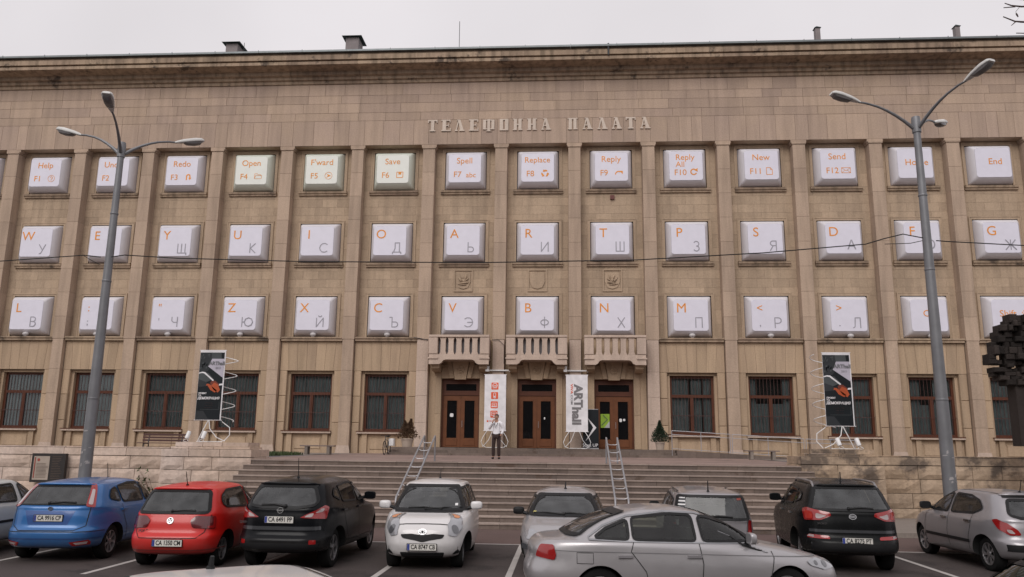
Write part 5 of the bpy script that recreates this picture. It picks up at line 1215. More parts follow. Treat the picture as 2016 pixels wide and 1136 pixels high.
    def patch(s, name, pts, ax, mat, off=.004, parent=None, grid=.05, thick=.0, rnd_=0):
        if rnd_: pts = smooth_poly(pts, rnd_)
        bm = bmesh.new(); f = bm.faces.new([bm.verts.new((a, b, 0)) for a, b in pts])
        xs = [p[0] for p in pts]; ys = [p[1] for p in pts]
        for lo, hi, no in ((min(xs), max(xs), (1, 0, 0)), (min(ys), max(ys), (0, 1, 0))):
            k = int((hi-lo)/grid)
            for i in range(1, k+1):
                c = lo+(hi-lo)*i/(k+1); bmesh.ops.bisect_plane(bm, geom=bm.verts[:]+bm.edges[:]+bm.faces[:], plane_co=(c, 0, 0) if no[0] else (0, c, 0), plane_no=no)
        bmesh.ops.triangulate(bm, faces=[q for q in bm.faces if len(q.verts) > 4])
        edge = {v for e in bm.edges if len(e.link_faces) == 1 for v in e.verts}; base = {}
        for v in bm.verts:
            h, n = s.hit((v.co.x, v.co.y), ax)
            if ax in ('f', 'b'):      # a front or rear lens ends where the body turns the corner
                yy = v.co.x; k = 0
                while abs(n.y) > .82 and k < 40: yy *= .985; h, n = s.hit((yy, v.co.y), ax); k += 1
            base[v] = (h, n)
        for v in bm.verts:
            h, n = base[v]; v.co = h+n*(off+(thick if v not in edge else 0))
        me = bpy.data.meshes.new(name); bmesh.ops.recalc_face_normals(bm, faces=bm.faces); bm.to_mesh(me); bm.free(); me.materials.append(mat)
        me.polygons.foreach_set('use_smooth', [True]*len(me.polygons))
        # orient outward
        if len(me.polygons):
            pc = me.polygons[0]; view = {'l': (0,1,0), 'r': (0,-1,0), 'f': (1,0,0), 'b': (-1,0,0), 't': (0,0,1), 'bl': (-1,1,0), 'br': (-1,-1,0), 'fl': (1,1,0), 'fr': (1,-1,0)}[ax]
            if pc.normal.dot(Vector(view)) < 0: me.flip_normals()
        o = bpy.data.objects.new(name, me); C.objects.link(o); o.parent = parent or s.root
        return o
    def line(s, name, pts, ax, w, mat, off=.006, parent=None):
        """thin strip following the surface (panel gaps, trims)"""
        P = []
        for a, b in zip(pts, pts[1:]):
            L_ = math.hypot(b[0]-a[0], b[1]-a[1]); k = max(1, int(L_/.06)); P += [(lerp(a[0], b[0], i/k), lerp(a[1], b[1], i/k)) for i in range(k)]
        P.append(pts[-1]); vs = []
        for i, p in enumerate(P):
            a, b = P[max(0, i-1)], P[min(len(P)-1, i+1)]; d = Vector((b[0]-a[0], b[1]-a[1])); d = d.normalized() if d.length else Vector((1, 0)); q = (-d.y*w/2, d.x*w/2)
            for sg in (1, -1): h, n = s.hit((p[0]+sg*q[0], p[1]+sg*q[1]), ax); vs.append(h+n*off)
        me = bpy.data.meshes.new(name); me.from_pydata(vs, [], [(2*i, 2*i+1, 2*i+3, 2*i+2) for i in range(len(P)-1)]); me.materials.append(mat)
        o = bpy.data.objects.new(name, me); C.objects.link(o); o.parent = parent or s.root; return o
    def part(s, mb, name, mat, smooth=False, parent=None):
        o = mb.build(name, mat, None, smooth); o.parent = parent or s.root; 
        if parent: o.location = Vector(o.location)-Vector(parent.location)
        return o
    def wheel(s, wx, sd):
        r = s.p['rw']; w = .2; yo = sd*(min(abs(s.hit((wx+k, z), 'l')[0].y) for k in (-r*.8, 0, r*.8) for z in (r, r*1.6))-.015); yi = yo-sd*w
        e = bpy.data.objects.new('wheel', None); C.objects.link(e); e.parent = s.root; e.location = (wx, yo, r)
        def loc(mb, name, mat, sm=40):
            lo = mb.build(name, mat, None, sm); lo.parent = e; lo.location = Vector(lo.location)-Vector((wx, yo, r)); return lo
        t = MB(); rr = r*s.p.get('rimf', .66)
        t.lathe([(rr, yi-yo), (r*.93, yi-yo), (r, (yi-yo)*.85), (r, (yi-yo)*.15), (r*.975, 0), (r*.90, sd*.012), (rr+.01, sd*.008), (rr, -sd*.01), (rr*.98, yi-yo)], (wx, yo, r), 'y', 36); loc(t, 'tyre', M_tyre)
        k = MB(); k.lathe([(rr*1.0, -sd*.03), (rr, sd*.004), (rr*.93, sd*.002), (rr*.9, -sd*.045), (rr*.9, -sd*.12)], (wx, yo, r), 'y', 32)
        ns = s.p.get('spokes', 5); sw = s.p.get('spw', .2)
        for i in range(ns):
            a = 2*math.pi*i/ns+.3+wx
            for (ra, rb, wa, wb, yy) in ((.04, rr*.55, sw*.30*rr, sw*.5*rr, -.012), (rr*.55, rr*.93, sw*.5*rr, sw*.85*rr, -.008)):
                c, q = math.cos(a), math.sin(a)
                P = [(c*ra-q*wa, q*ra+c*wa), (c*ra+q*wa, q*ra-c*wa), (c*rb+q*wb, q*rb-c*wb), (c*rb-q*wb, q*rb+c*wb)]
                k.prism([(wx+a_, r+b_) for a_, b_ in P], yo+sd*(yy-.02), yo+sd*yy, 'y')
        k.lathe([(.06, -sd*.03), (.058, -sd*.004), (.04, sd*.002), (.001, sd*.002)], (wx, yo, r), 'y', 14)
        loc(k, 'rim', s.p.get('rimm', M_rim))
        b = MB(); b.lathe([(rr*.9, -sd*.10), (.001, -sd*.10)], (wx, yo, r), 'y', 20); b.lathe([(r*.42, -sd*.06), (.001, -sd*.06)], (wx, yo, r), 'y', 20); loc(b, 'brake_disc', M_well)
    def mirror(s, x, z, sd, mat=None, big=1):
        h, n = s.hit((x, z-.03), 'l' if sd > 0 else 'r'); y = h.y; mb = MB()
        o = len(mb.v); mb.ball((0, 0, 0), 1, 12); mb.v = [(x-.02+.065*big*math.copysign(abs(q[0])**.7, q[0]), y+sd*.155*big+.105*big*math.copysign(abs(q[1])**.55, q[1]), z+.04+.07*big*math.copysign(abs(q[2])**.6, q[2])) for q in mb.v]
        for i in range(o, len(mb.v)):
            v = mb.v[i]; 
            if v[0] < x-.05: mb.v[i] = (x-.05, v[1], v[2])
        mo = s.part(mb, 'side_mirror', mat or s.col, 50)
        a = MB(); a.tube([(x+.0, y-sd*.02, z-.02), (x-.01, y+sd*.08*big, z+.01)], [.03, .035], 8); ao = a.build('mirror_arm', M_black, None, 40); ao.parent = mo; ao.location = Vector(ao.location)-Vector(mo.location)
    def plate(s, ax, y, z, txt, x=None):
        h, n = s.hit((y, z), ax); sg = 1 if ax == 'f' else -1; X = h.x+sg*.018
        e = bpy.data.objects.new('number_plate', None); C.objects.link(e); e.parent = s.root; e.location = (X, y, z); e.rotation_euler = (R(90), 0, R(90) if sg > 0 else R(-90))
        def lp(mb, nm, mat): o = mb.build(nm, mat, None); o.parent = e; return o
        lp(MB().prism(rrect(-.27, .27, -.062, .062, .01), -.03, 0, 'z'), 'plate_backing', M_black)
        lp(MB().prism(rrect(-.26, .26, -.055, .055, .01), 0, .003, 'z'), 'plate_sheet', M_plate)
        lp(MB().prism([(-.258, -.052), (-.215, -.052), (-.215, .052), (-.258, .052)], .0032, .0045, 'z'), 'plate_band', M_plateb)
        o = bpy.data.objects.new('letter', text_mesh(txt, M_black, .098, .0022, .0006)); C.objects.link(o); o.parent = e; o.location = (.022, 0, .0045); k_ = .43/max(.01, max(v.co.x for v in o.data.vertices)-min(v.co.x for v in o.data.vertices)); o.scale = (k_, 1.12, 1)
    def badge(s, ax, y, z, r, kind):
        h, n = s.hit((y, z), ax); sg = 1 if ax == 'f' else -1
        e = bpy.data.objects.new('badge', None); C.objects.link(e); e.parent = s.root; e.location = h+n*.006
        e.rotation_euler = n.to_track_quat('Z', 'Y').to_euler()
        w = r*(1.35 if kind in ('oval', 'toy', 'text') else 1)
        pts = [(w*math.cos(a*.314), r*math.sin(a*.314)) for a in range(20)]
        def lp(mb, nm, mat): o = mb.build(nm, mat, None); o.parent = e; return o
        if kind != 'lion': 
            ring = MB()
            for i in range(20):
                a, b = pts[i], pts[(i+1) % 20]; ring.prism([a, b, (b[0]*.8, b[1]*.8), (a[0]*.8, a[1]*.8)], 0, .01, 'z')
            lp(ring, 'badge_ring', M_chrome)
            lp(MB().prism([(p[0]*.8, p[1]*.8) for p in pts], 0, .004, 'z'), 'badge_field', plain('badge_blue', (.05, .07, .12), .3) if kind == 'oval' else M_black)
        q = MB()
        if kind == 'vw':
            for a, b in (((-.45, .6), (0, -.05)), ((.45, .6), (0, -.05)), ((-.75, .3), (-.3, -.7)), ((.75, .3), (.3, -.7)), ((-.3, -.7), (0, -.1)), ((.3, -.7), (0, -.1))): 
                d = Vector((b[0]-a[0], b[1]-a[1])).normalized(); k = Vector((-d.y, d.x))*.09*r; A, B_ = Vector(a)*r, Vector(b)*r; q.prism([tuple(A+k), tuple(A-k), tuple(B_-k), tuple(B_+k)], .004, .010, 'z')
        if kind == 'bar': q.box(-r*1.15, r*1.15, -r*.2, r*.2, .005, .013)
        if kind == 'toy':
            for (a, b) in ((.45, .78), (.75, .3)):
                pp = [(w*a*math.cos(i*.524), r*b*math.sin(i*.524)+(r*.2 if b < .5 else 0)) for i in range(12)]
                for i in range(12):
                    c, d = pp[i], pp[(i+1) % 12]; q.prism([c, d, (d[0]*.75, d[1]*.8), (c[0]*.75, c[1]*.8)], .004, .01, 'z')
        if kind == 'lion': q.prism([(-r*.5, -r), (-.1*r, -r*.3), (-r*.4, r*.1), (-.1*r, r*.9), (r*.4, r*.8), (r*.1, r*.3), (r*.6, r*.2), (r*.15, -.1*r), (r*.4, -r)], 0, .01, 'z')
        if q.v: lp(q, 'badge_mark', M_chrome)
        if kind == 'text':
            o = bpy.data.objects.new('letter', text_mesh('KIA', M_chrome, r*1.05, .002, .002)); C.objects.link(o); o.parent = e; o.location = (0, 0, .006)
        return e
    def screen(s, name, pts, ax, rd):
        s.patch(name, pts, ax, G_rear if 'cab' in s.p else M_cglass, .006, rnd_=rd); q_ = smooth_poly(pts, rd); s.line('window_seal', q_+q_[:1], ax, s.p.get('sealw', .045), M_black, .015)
    def lamp(s, end, outer, lenses, name='tail_lamp', base=None):
        for sd in 'lr':
            L_ = s.patch(name, outer, end+sd, base or (M_red if end == 'b' else M_head), .017, rnd_=1)
            for m_, pts in lenses: s.patch('lamp_lens', pts, end+sd, m_, .021, parent=None, rnd_=1)
    def lip(s, z, y, mat):
        P = []
        for i in range(13):
            yy = -y+2*y*i/12; h, n = s.hit((yy, z), 'b'); P.append(h+Vector((-.035, 0, .012*(1-(yy/y)**4))))
        mb = MB(); mb.tube(P, [.008]+[.024]*11+[.008], 8); s.part(mb, 'spoiler_lip', mat, 50)
        s.line('spoiler_shade', [(-y*.96, z-.035), (y*.96, z-.035)], 'b', .03, M_black, .013)  # black strip painted in as the shade under the spoiler lip
    def antenna(s, x, y=0, l=.4, lean=-.35, r=.006):
        h, n = s.hit((x, y), 't'); mb = MB(); mb.lathe([(.03, -.01), (.025, .015), (.01, .03)], tuple(h), 'z', 8); mb.tube([h, h+Vector((lean*l*.6, 0, l*.8))], [r*1.5, r], 5); s.part(mb, 'antenna', M_black)
    def wiper(s, ax, pts, r=.014):
        P = [];
        for p in pts: h, n = s.hit(p, ax); P.append(h+n*.02)
        mb = MB(); mb.tube(P, [r*1.3]+[r]*(len(P)-1), 6); mb.ball(tuple(P[0]), r*2, 6); s.part(mb, 'wiper', M_black, 40)
    def handles(s, sd, xs, z, mat=None):
        for x in xs:
            h, n = s.hit((x, z), 'l' if sd > 0 else 'r'); mb = MB(); y = h.y
            mb.box(x-.10, x+.10, min(y-sd*.01, y+sd*.032), max(y-sd*.01, y+sd*.032), z-.017, z+.017); s.part(mb, 'door_handle', mat or s.col)
    def side_windows(s, wins, mat=None, sides='lr', trim=None):
        for ax in sides:
            for w in wins:
                cx = sum(p[0] for p in w)/len(w); cz = sum(p[1] for p in w)/len(w)
                q_ = smooth_poly(w, 2); s.line('window_seal', q_+q_[:1], ax, .034, M_black, .014)
                s.patch('side_window', w, ax, (G_side if 'cab' in s.p else M_cglass), .006, rnd_=2)
            if trim: s.line('chrome_trim', trim, ax, .022, M_chrome, .009)
def hatch_lv(F, Rr, W, H, nose=.70, hood=.90, cowl=(1.0, .98), wst=(.2, 1.38), rtop=(-1.6, 1.36), rbase=(-2.0, .98), tail=.72, roofw=.70, belt=.93, rbump=0, grd=.2):
    h = W/2
    return [(F-.30, grd, -Rr+.28, grd+.04, h*.80, 3.6, 4.6), (F-.07, grd+.06, -Rr+.08, grd+.09, h*.95, 3.6, 4.8), (F, .42, -Rr+.0, .42, h*.99, 3.5, 4.8), (F-.01, .54, -Rr-.0, .56, h*1.0, 3.5, 4.8), (F-.045, nose-.07, -Rr+.075, .645, h*1.0, 3.5, 4.8),
            (F-.16, nose+.05, lerp(-Rr+.08, rbase[0], .35), lerp(.66, rbase[1], .5), h*.985, 3.5, 4.8), (lerp(F-.16, cowl[0], .35), hood-.03, lerp(-Rr+.08, rbase[0], .72), lerp(.66, rbase[1], .82), h*.965, 3.8, 4.8),
            (cowl[0]+.03, cowl[1]-.015, rbase[0], rbase[1], h*belt, 4.2, 5),
            (lerp(cowl[0], wst[0], .30), lerp(cowl[1], wst[1], .34), lerp(rbase[0], rtop[0], .30), lerp(rbase[1], rtop[1], .32), h*lerp(belt, roofw, .30), 4.6, 5.2),
            (lerp(cowl[0], wst[0], .66), lerp(cowl[1], wst[1], .70), lerp(rbase[0], rtop[0], .64), lerp(rbase[1], rtop[1], .68), h*lerp(belt, roofw, .62), 5, 5.6),
            (wst[0], wst[1], rtop[0], rtop[1], h*roofw, 5, 6), (wst[0]-.10, wst[1]+.035, rtop[0]+.07, rtop[1]+.03, h*(roofw-.07), 4.6, 5),
            (wst[0]-.3, H-.012, rtop[0]+.3, lerp(rtop[1], H, .7), h*.45, 3, 3), (wst[0]-.55, H, rtop[0]+.6, H-.01, h*.18, 2.5, 2.5), (wst[0]-.75, H, rtop[0]+.8, H, .02, 2, 2)]
def side_win(cowl, wst, rtop, rbase, z0, z1, xs, inset=.10):
    """split the side glass between pillars at xs"""
    def front(z): return lerp(cowl[0], wst[0], (z-cowl[1])/(wst[1]-cowl[1]))-inset
    def back(z): return lerp(rbase[0], rtop[0], (z-rbase[1])/(rtop[1]-rbase[1]))+inset
    return front, back
P_silver = paint('silver_paint', (.40, .385, .395), .55, .34); P_silver2 = paint('grey_silver_paint', (.33, .315, .33), .55, .36)
P_blue = paint('blue_paint', (.016, .115, .33), .2, .32); P_redp = paint('red_paint', (.52, .010, .007), 0, .34, .3); P_blk = paint('black_paint', (.004, .0045, .006), 0, .2, .02)
P_wht = paint('white_paint', (.62, .60, .60), 0, .34); P_wht2 = paint('dirty_white_paint', (.52, .53, .53), 0, .36); P_dkg = paint('dark_green_grey_paint', (.045, .055, .052), .3, .32); P_blk2 = paint('dusty_black_paint', (.005, .0055, .006), 0, .24, .02)
# ---- blue hatchback
w_ = dict(cowl=(1.02, 1.0), wst=(.22, 1.40), rtop=(-1.62, 1.37), rbase=(-2.02, 1.00))
c = Car('blue five-door hatchback parked left of the red hatchback, seen from behind', P_blue, dict(sealw=.02, cab=.72, sidew=[[(.86,1.03),(.05,1.02),(.0,1.36),(.36,1.33)], [(-.05,1.02),(-.95,1.04),(-1.0,1.33),(-.5,1.38),(-.06,1.375)], [(-1.05,1.05),(-1.42,1.12),(-1.30,1.27),(-1.07,1.32)]], rearw=[(-.66,1.03),(.66,1.03),(.54,1.37),(-.54,1.37)], W=1.84, rw=.315, wx=(1.33, -1.31), lv=hatch_lv(2.16, 2.17, 1.84, 1.48, roofw=.72, tail=.82, **w_), spokes=7, spw=.16), (-9.70, 16.75), R(95))
c.side_windows([[(.86,1.03),(.05,1.02),(.0,1.36),(.36,1.33)], [(-.05,1.02),(-.95,1.04),(-1.0,1.33),(-.5,1.38),(-.06,1.375)], [(-1.05,1.05),(-1.42,1.12),(-1.30,1.27),(-1.07,1.32)]])
c.screen('rear_window', [(-.66,1.03),(.66,1.03),(.54,1.37),(-.54,1.37)], 'b', 2)

for s in (-1, 1):
    pass
    c.patch('reflector', [(s*.45,.38),(s*.76,.42),(s*.74,.33),(s*.5,.31)], 'b', M_red, .008); c.patch('lamp_lens', [(s*.52,.37),(s*.72,.39),(s*.7,.345),(s*.56,.335)], 'b', M_clear, .011)
c.line('panel_gap', [(-.68,.99),(-.66,.66),(-.5,.58),(.5,.58),(.66,.66),(.68,.99)], 'b', .012, M_seam); c.line('bumper_crease', [(-.86,.56),(.86,.56)], 'b', .012, M_seam); c.line('bumper_crease', [(-.84,.44),(.84,.44)], 'b', .02, paint('blue_paint_shade', (.012, .06, .22), .2, .4))  # lower crease: its shade painted in with a darker copy of the blue
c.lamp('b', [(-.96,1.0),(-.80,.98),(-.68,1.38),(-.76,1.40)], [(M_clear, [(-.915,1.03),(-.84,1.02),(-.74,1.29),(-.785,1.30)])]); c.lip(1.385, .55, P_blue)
c.patch('plate_recess', [(-.46,.93),(.46,.93),(.36,.68),(-.36,.68)], 'b', MATS['blue_paint_shade'], .002); c.plate('b', 0, .80, 'CA 9916 CP'); c.badge('b', 0, .965, .035, 'oval')  # plate recess is flat, its shade painted as a darker blue patch
c.wiper('b', [(.05, 1.05), (-.2, 1.07), (-.42, 1.06)], .018); c.handles(-1, (.02, -.98), .90); c.mirror(.78, 1.03, -1); c.mirror(.78, 1.03, 1); c.antenna(.1)
c.line('panel_gap', [(.02,.98),(.05,.6),(.0,.35)], 'r', .012, M_seam); c.line('panel_gap', [(-1.02,1.0),(-1.0,.8),(-.86,.55),(-.84,.35)], 'r', .012, M_seam); c.line('panel_gap', [(.98,.96),(.95,.35)], 'r', .012, M_seam)
# ---- red hatchback
w_ = dict(cowl=(.98, .98), wst=(.18, 1.38), rtop=(-1.50, 1.35), rbase=(-1.83, .95))
c = Car('bright red three-door hatchback parked between the blue hatchback and the black crossover', P_redp, dict(cab=.72, sidew=[[(.82,1.0),(.0,.99),(-.06,1.33),(.33,1.31)], [(-.12,.99),(-1.2,1.04),(-1.34,1.12),(-1.28,1.24),(-1.0,1.33),(-.14,1.345)]], rearw=[(-.62,.965),(.62,.965),(.53,1.33),(-.53,1.33)], W=1.68, rw=.30, wx=(1.24, -1.23), lv=hatch_lv(1.98, 1.99, 1.68, 1.46, roofw=.73, tail=.80, **w_), spokes=5, spw=.22), (-7.08, 16.1), R(93.5))
c.side_windows([[(.82,1.0),(.0,.99),(-.06,1.33),(.33,1.31)], [(-.12,.99),(-1.2,1.04),(-1.34,1.12),(-1.28,1.24),(-1.0,1.33),(-.14,1.345)]])
c.screen('rear_window', [(-.62,.965),(.62,.965),(.53,1.33),(-.53,1.33)], 'b', 2)
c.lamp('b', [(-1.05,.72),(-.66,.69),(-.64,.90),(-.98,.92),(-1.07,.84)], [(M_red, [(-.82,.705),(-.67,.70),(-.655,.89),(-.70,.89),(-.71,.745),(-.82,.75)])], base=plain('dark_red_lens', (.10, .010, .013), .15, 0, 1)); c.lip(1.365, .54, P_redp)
c.line('panel_gap', [(-.66,.93),(-.60,.64),(-.50,.55),(.50,.55),(.60,.64),(.66,.93)], 'b', .012, M_seam); c.line('bumper_crease', [(-.80,.345),(.80,.345)], 'b', .02, paint('red_paint_shade', (.24, .010, .008), 0, .4))  # bumper crease: its shade painted in as a darker red strip
c.plate('b', -.03, .47, 'CA 1350 CM'); c.badge('b', 0, .835, .058, 'vw'); c.wiper('b', [(.0, .985), (-.2, 1.0), (-.40, .995)], .015); c.antenna(-1.25, 0, .32, -.6)
inst('letter', text_mesh('POLO', M_chrome, .07, .001, .002), (0, 0, 0), None, (0, 0, 0)).name = 'letter'
lt = C.objects[-1]; h, n = c.hit((.45, .66), 'b'); lt.parent = c.root; lt.location = h+n*.006; lt.rotation_euler = (R(90), 0, R(-90))
c.handles(-1, (-.0,), .88); c.mirror(.74, 1.01, -1); c.mirror(.74, 1.01, 1); c.line('panel_gap', [(-.10,.96),(-.08,.6),(-.14,.32)], 'r', .012, M_seam); c.patch('fuel_flap', rrect(-1.38,-1.22,.80,.94,.03), 'r', P_redp, .003)
# ---- black crossover
w_ = dict(cowl=(1.05, 1.08), wst=(.28, 1.50), rtop=(-1.66, 1.47), rbase=(-2.0, 1.08))
c = Car('shiny black crossover parked between the red hatchback and the white hatchback', P_blk, dict(cab=.72, sidew=[[(.88,1.12),(.02,1.12),(-.04,1.45),(.4,1.43)], [(-.10,1.12),(-.95,1.15),(-.98,1.42),(-.5,1.46),(-.12,1.465)], [(-1.04,1.17),(-1.38,1.27),(-1.25,1.37),(-1.06,1.40)]], rearw=[(-.58,1.12),(-.3,1.085),(.3,1.085),(.58,1.12),(.62,1.2),(.50,1.44),(-.50,1.44),(-.62,1.2)], W=1.78, rw=.345, wx=(1.34, -1.29), lv=hatch_lv(2.17, 2.15, 1.78, 1.60, nose=.82, hood=1.0, roofw=.72, tail=.88, grd=.26, **w_), spokes=5, spw=.26), (-4.95, 16.3), R(88.5))
c.side_windows([[(.88,1.12),(.02,1.12),(-.04,1.45),(.4,1.43)], [(-.10,1.12),(-.95,1.15),(-.98,1.42),(-.5,1.46),(-.12,1.465)], [(-1.04,1.17),(-1.38,1.27),(-1.25,1.37),(-1.06,1.40)]])
c.screen('rear_window', [(-.58,1.12),(-.3,1.085),(.3,1.085),(.58,1.12),(.62,1.2),(.50,1.44),(-.50,1.44),(-.62,1.2)], 'b', 2)
for s in (-1, 1):
    c.patch('reflector', rrect(s*.62-.05, s*.62+.05, .48, .55, .01), 'b', M_red, .008)
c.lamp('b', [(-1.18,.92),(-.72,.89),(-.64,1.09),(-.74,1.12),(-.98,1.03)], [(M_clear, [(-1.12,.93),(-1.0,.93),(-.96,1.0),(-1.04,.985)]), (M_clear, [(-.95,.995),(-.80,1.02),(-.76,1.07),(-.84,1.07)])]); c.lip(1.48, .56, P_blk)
c.patch('bumper_band', [(-.80,.71),(.80,.71),(.76,.77),(-.76,.77)], 'b', paint('grey_black_paint', (.035, .037, .042), .2, .3), .005); c.patch('lower_bumper', [(-.76,.26),(.76,.26),(.82,.5),(-.82,.5)], 'b', M_black, .005)
c.plate('b', .0, .885, 'CA 6491 PP'); c.badge('b', 0, 1.04, .055, 'bar'); c.wiper('b', [(.05, 1.10), (-.15, 1.12), (-.32, 1.10)], .02) if 0 else c.wiper('b', [(-.08, 1.10), (.12, 1.13), (.36, 1.12)], .02)
c.handles(-1, (-.02, -.98), 1.0); c.mirror(.82, 1.12, -1, None, 1.15); c.mirror(.82, 1.12, 1, None, 1.15); c.antenna(-1.2, 0, .45, -.2)
c.line('panel_gap', [(-.02,1.08),(.0,.6),(-.05,.4)], 'r', .012, M_seam); c.line('panel_gap', [(-1.0,1.1),(-.95,.85),(-.82,.6),(-.82,.42)], 'r', .012, M_seam); c.line('sill_trim', [(.92,.36),(-.88,.36)], 'r', .14, M_black)
lt = inst('letter', text_mesh('QASHQAI', M_chrome, .055, .001, .002), (0, 0, 0), None); h, n = c.hit((.63, .83), 'b'); lt.parent = c.root; lt.location = h+n*.006; lt.rotation_euler = (R(90), 0, R(-90))
# ---- white hatchback facing the camera
w_ = dict(cowl=(1.12, .98), wst=(.28, 1.44), rtop=(-1.50, 1.42), rbase=(-1.76, .98))
c = Car('white hatchback facing the camera in the middle, in front of the steps', P_wht, dict(cab=.72, sidew=[[(.92,1.0),(.05,.99),(.0,1.40),(.42,1.36)], [(-.06,.99),(-.82,1.02),(-.84,1.38),(-.08,1.41)], [(-.90,1.03),(-1.38,1.14),(-1.2,1.32),(-.92,1.365)]], frontw=[(-.67,1.0),(.67,1.0),(.50,1.41),(-.50,1.41)], W=1.70, rw=.30, wx=(1.24, -1.22), lv=hatch_lv(1.90, 1.86, 1.70, 1.52, nose=.76, hood=.93, roofw=.70, **w_), spokes=6, spw=.2, rimm=M_rimd), (-2.60, 16.55), R(-87.5))
c.side_windows([[(.92,1.0),(.05,.99),(.0,1.40),(.42,1.36)], [(-.06,.99),(-.82,1.02),(-.84,1.38),(-.08,1.41)], [(-.90,1.03),(-1.38,1.14),(-1.2,1.32),(-.92,1.365)]])
c.screen('windscreen', [(-.67,1.0),(.67,1.0),(.50,1.41),(-.50,1.41)], 'f', 1)
c.patch('cowl_panel', [(-.64,.955),(.64,.955),(.66,1.01),(-.66,1.01)], 'f', M_black, .010)
for s in (-1, 1):
    c.patch('fog_recess', [(s*.52,.28),(s*.74,.31),(s*.78,.42),(s*.70,.40),(s*.58,.34)], 'f', M_black, .006, rnd_=1)
c.lamp('f', [(.97,.62),(.82,.59),(.60,.72),(.47,.91),(.55,.955),(.72,.90),(.92,.78)], [(M_amber, [(.52,.89),(.60,.87),(.68,.885),(.57,.935)]), (plain('lamp_dark_inner', (.12, .12, .13), .1, .3, 1), arc(.80, .705, .075, 0, 330, 11))], 'headlamp')
c.patch('grille', [(-.40,.63),(-.36,.57),(-.12,.53),(0,.50),(.12,.53),(.36,.57),(.40,.63),(.2,.645),(0,.62),(-.2,.645)], 'f', M_black, .008, rnd_=1); c.patch('lower_grille', [(-.40,.33),(-.36,.22),(.36,.22),(.40,.33)], 'f', M_black, .006, rnd_=1)
for z in (.25, .28, .31): c.line('grille_bar', [(-.36,z),(.36,z)], 'f', .006, M_dark, .012)
c.line('panel_gap', [(-.52,.78),(-.3,.80),(0,.805),(.3,.80),(.52,.78)], 'f', .012, M_seam); c.plate('f', 0, .42, 'CA 8747 CB'); c.badge('f', 0, .675, .055, 'toy')
c.wiper('f', [(.25, 1.01), (-.1, 1.035), (-.38, 1.02)], .013); c.wiper('f', [(-.05, 1.0), (.3, 1.03), (.62, 1.03)], .013)
for s in (-1, 1): c.mirror(.72, 1.03, s, None, 1.1)
c.patch('sticker', rrect(.49, .54, 1.07, 1.11, .005), 'f', M_white, .01); c.antenna(-.9, 0, .25, -.5)
# ---- silver hatchback facing the camera
w_ = dict(cowl=(1.05, .95), wst=(.30, 1.33), rtop=(-1.45, 1.30), rbase=(-1.78, .92))
c = Car('silver hatchback facing the camera with black bumper strip, partly behind the silver saloon', P_silver, dict(cab=.72, sidew=[[(.86,.97),(.05,.96),(.0,1.28),(.42,1.26)], [(-.06,.96),(-1.1,.98),(-1.25,1.1),(-1.05,1.25),(-.08,1.295)]], frontw=[(-.64,.97),(.64,.97),(.49,1.30),(-.49,1.30)], W=1.65, rw=.285, wx=(1.18, -1.22), lv=hatch_lv(1.90, 1.90, 1.65, 1.42, nose=.66, hood=.86, roofw=.70, **w_), spokes=6, rimm=M_rimd), (.05, 16.1), R(-92))
c.side_windows([[(.86,.97),(.05,.96),(.0,1.28),(.42,1.26)], [(-.06,.96),(-1.1,.98),(-1.25,1.1),(-1.05,1.25),(-.08,1.295)]])
c.screen('windscreen', [(-.64,.97),(.64,.97),(.49,1.30),(-.49,1.30)], 'f', 1)
c.lamp('f', [(1.07,.60),(.64,.61),(.54,.72),(.68,.77),(.97,.71)], [], 'headlamp')
for s in (-1, 1): c.mirror(.66, .98, s, M_black, 1.0)
c.patch('bumper_strip', [(-.78,.44),(.78,.44),(.78,.53),(-.78,.53)], 'f', plain('grey_bumper_rubber', (.05, .052, .06), .7), .012); c.patch('bumper_strip', [(1.65,.44),(1.40,.44),(1.40,.53),(1.65,.53)], 'r', MATS['grey_bumper_rubber'], .012)
c.patch('grille', [(-.3,.60),(.3,.60),(.32,.66),(-.32,.66)], 'f', M_black, .008); c.badge('f', 0, .70, .05, 'lion')
c.wiper('f', [(.45, .975), (.1, 1.0), (-.05, .99)], .013); c.wiper('f', [(-.0, .975), (-.3, 1.0), (-.55, .99)], .013); c.antenna(.05, 0, .16, -.3, .01)
c.patch('sticker', rrect(-.57, -.51, 1.0, 1.03, .005), 'f', plain('yellow_sticker', (.4, .35, .12), .6), .01)
# ---- silver saloon crossing in front
def saloon_lv(F, Rr, W, H):
    h = W/2; g = .2
    return [(F-.30, g, -Rr+.28, g+.04, h*.80, 3.4, 3.8), (F-.07, g+.06, -Rr+.08, g+.1, h*.95, 3.2, 3.8), (F, .42, -Rr, .44, h*.99, 3.1, 3.8), (F-.01, .52, -Rr, .58, h*1.0, 3.1, 3.8), (F-.06, .62, -Rr+.06, .74, h*1.0, 3.1, 3.8),
            (F-.18, .71, -Rr+.07, .88, h*.985, 3.2, 3.8), (F-.62, .84, -Rr+.20, .985, h*.965, 3.4, 4), (1.06, .955, -Rr+.52, 1.02, h*.93, 4, 4),
            (.84, 1.08, -1.60, 1.12, h*.87, 4.4, 4), (.55, 1.225, -1.28, 1.26, h*.78, 5, 4.4), (.20, 1.36, -.86, 1.38, h*.68, 5, 4.6), (.06, 1.395, -.72, 1.405, h*.61, 4.4, 4.2), (-.12, 1.425, -.52, 1.428, h*.4, 3, 3), (-.2, 1.43, -.42, 1.432, h*.15, 2.5, 2.5), (-.28, 1.433, -.34, 1.433, .02, 2, 2)]
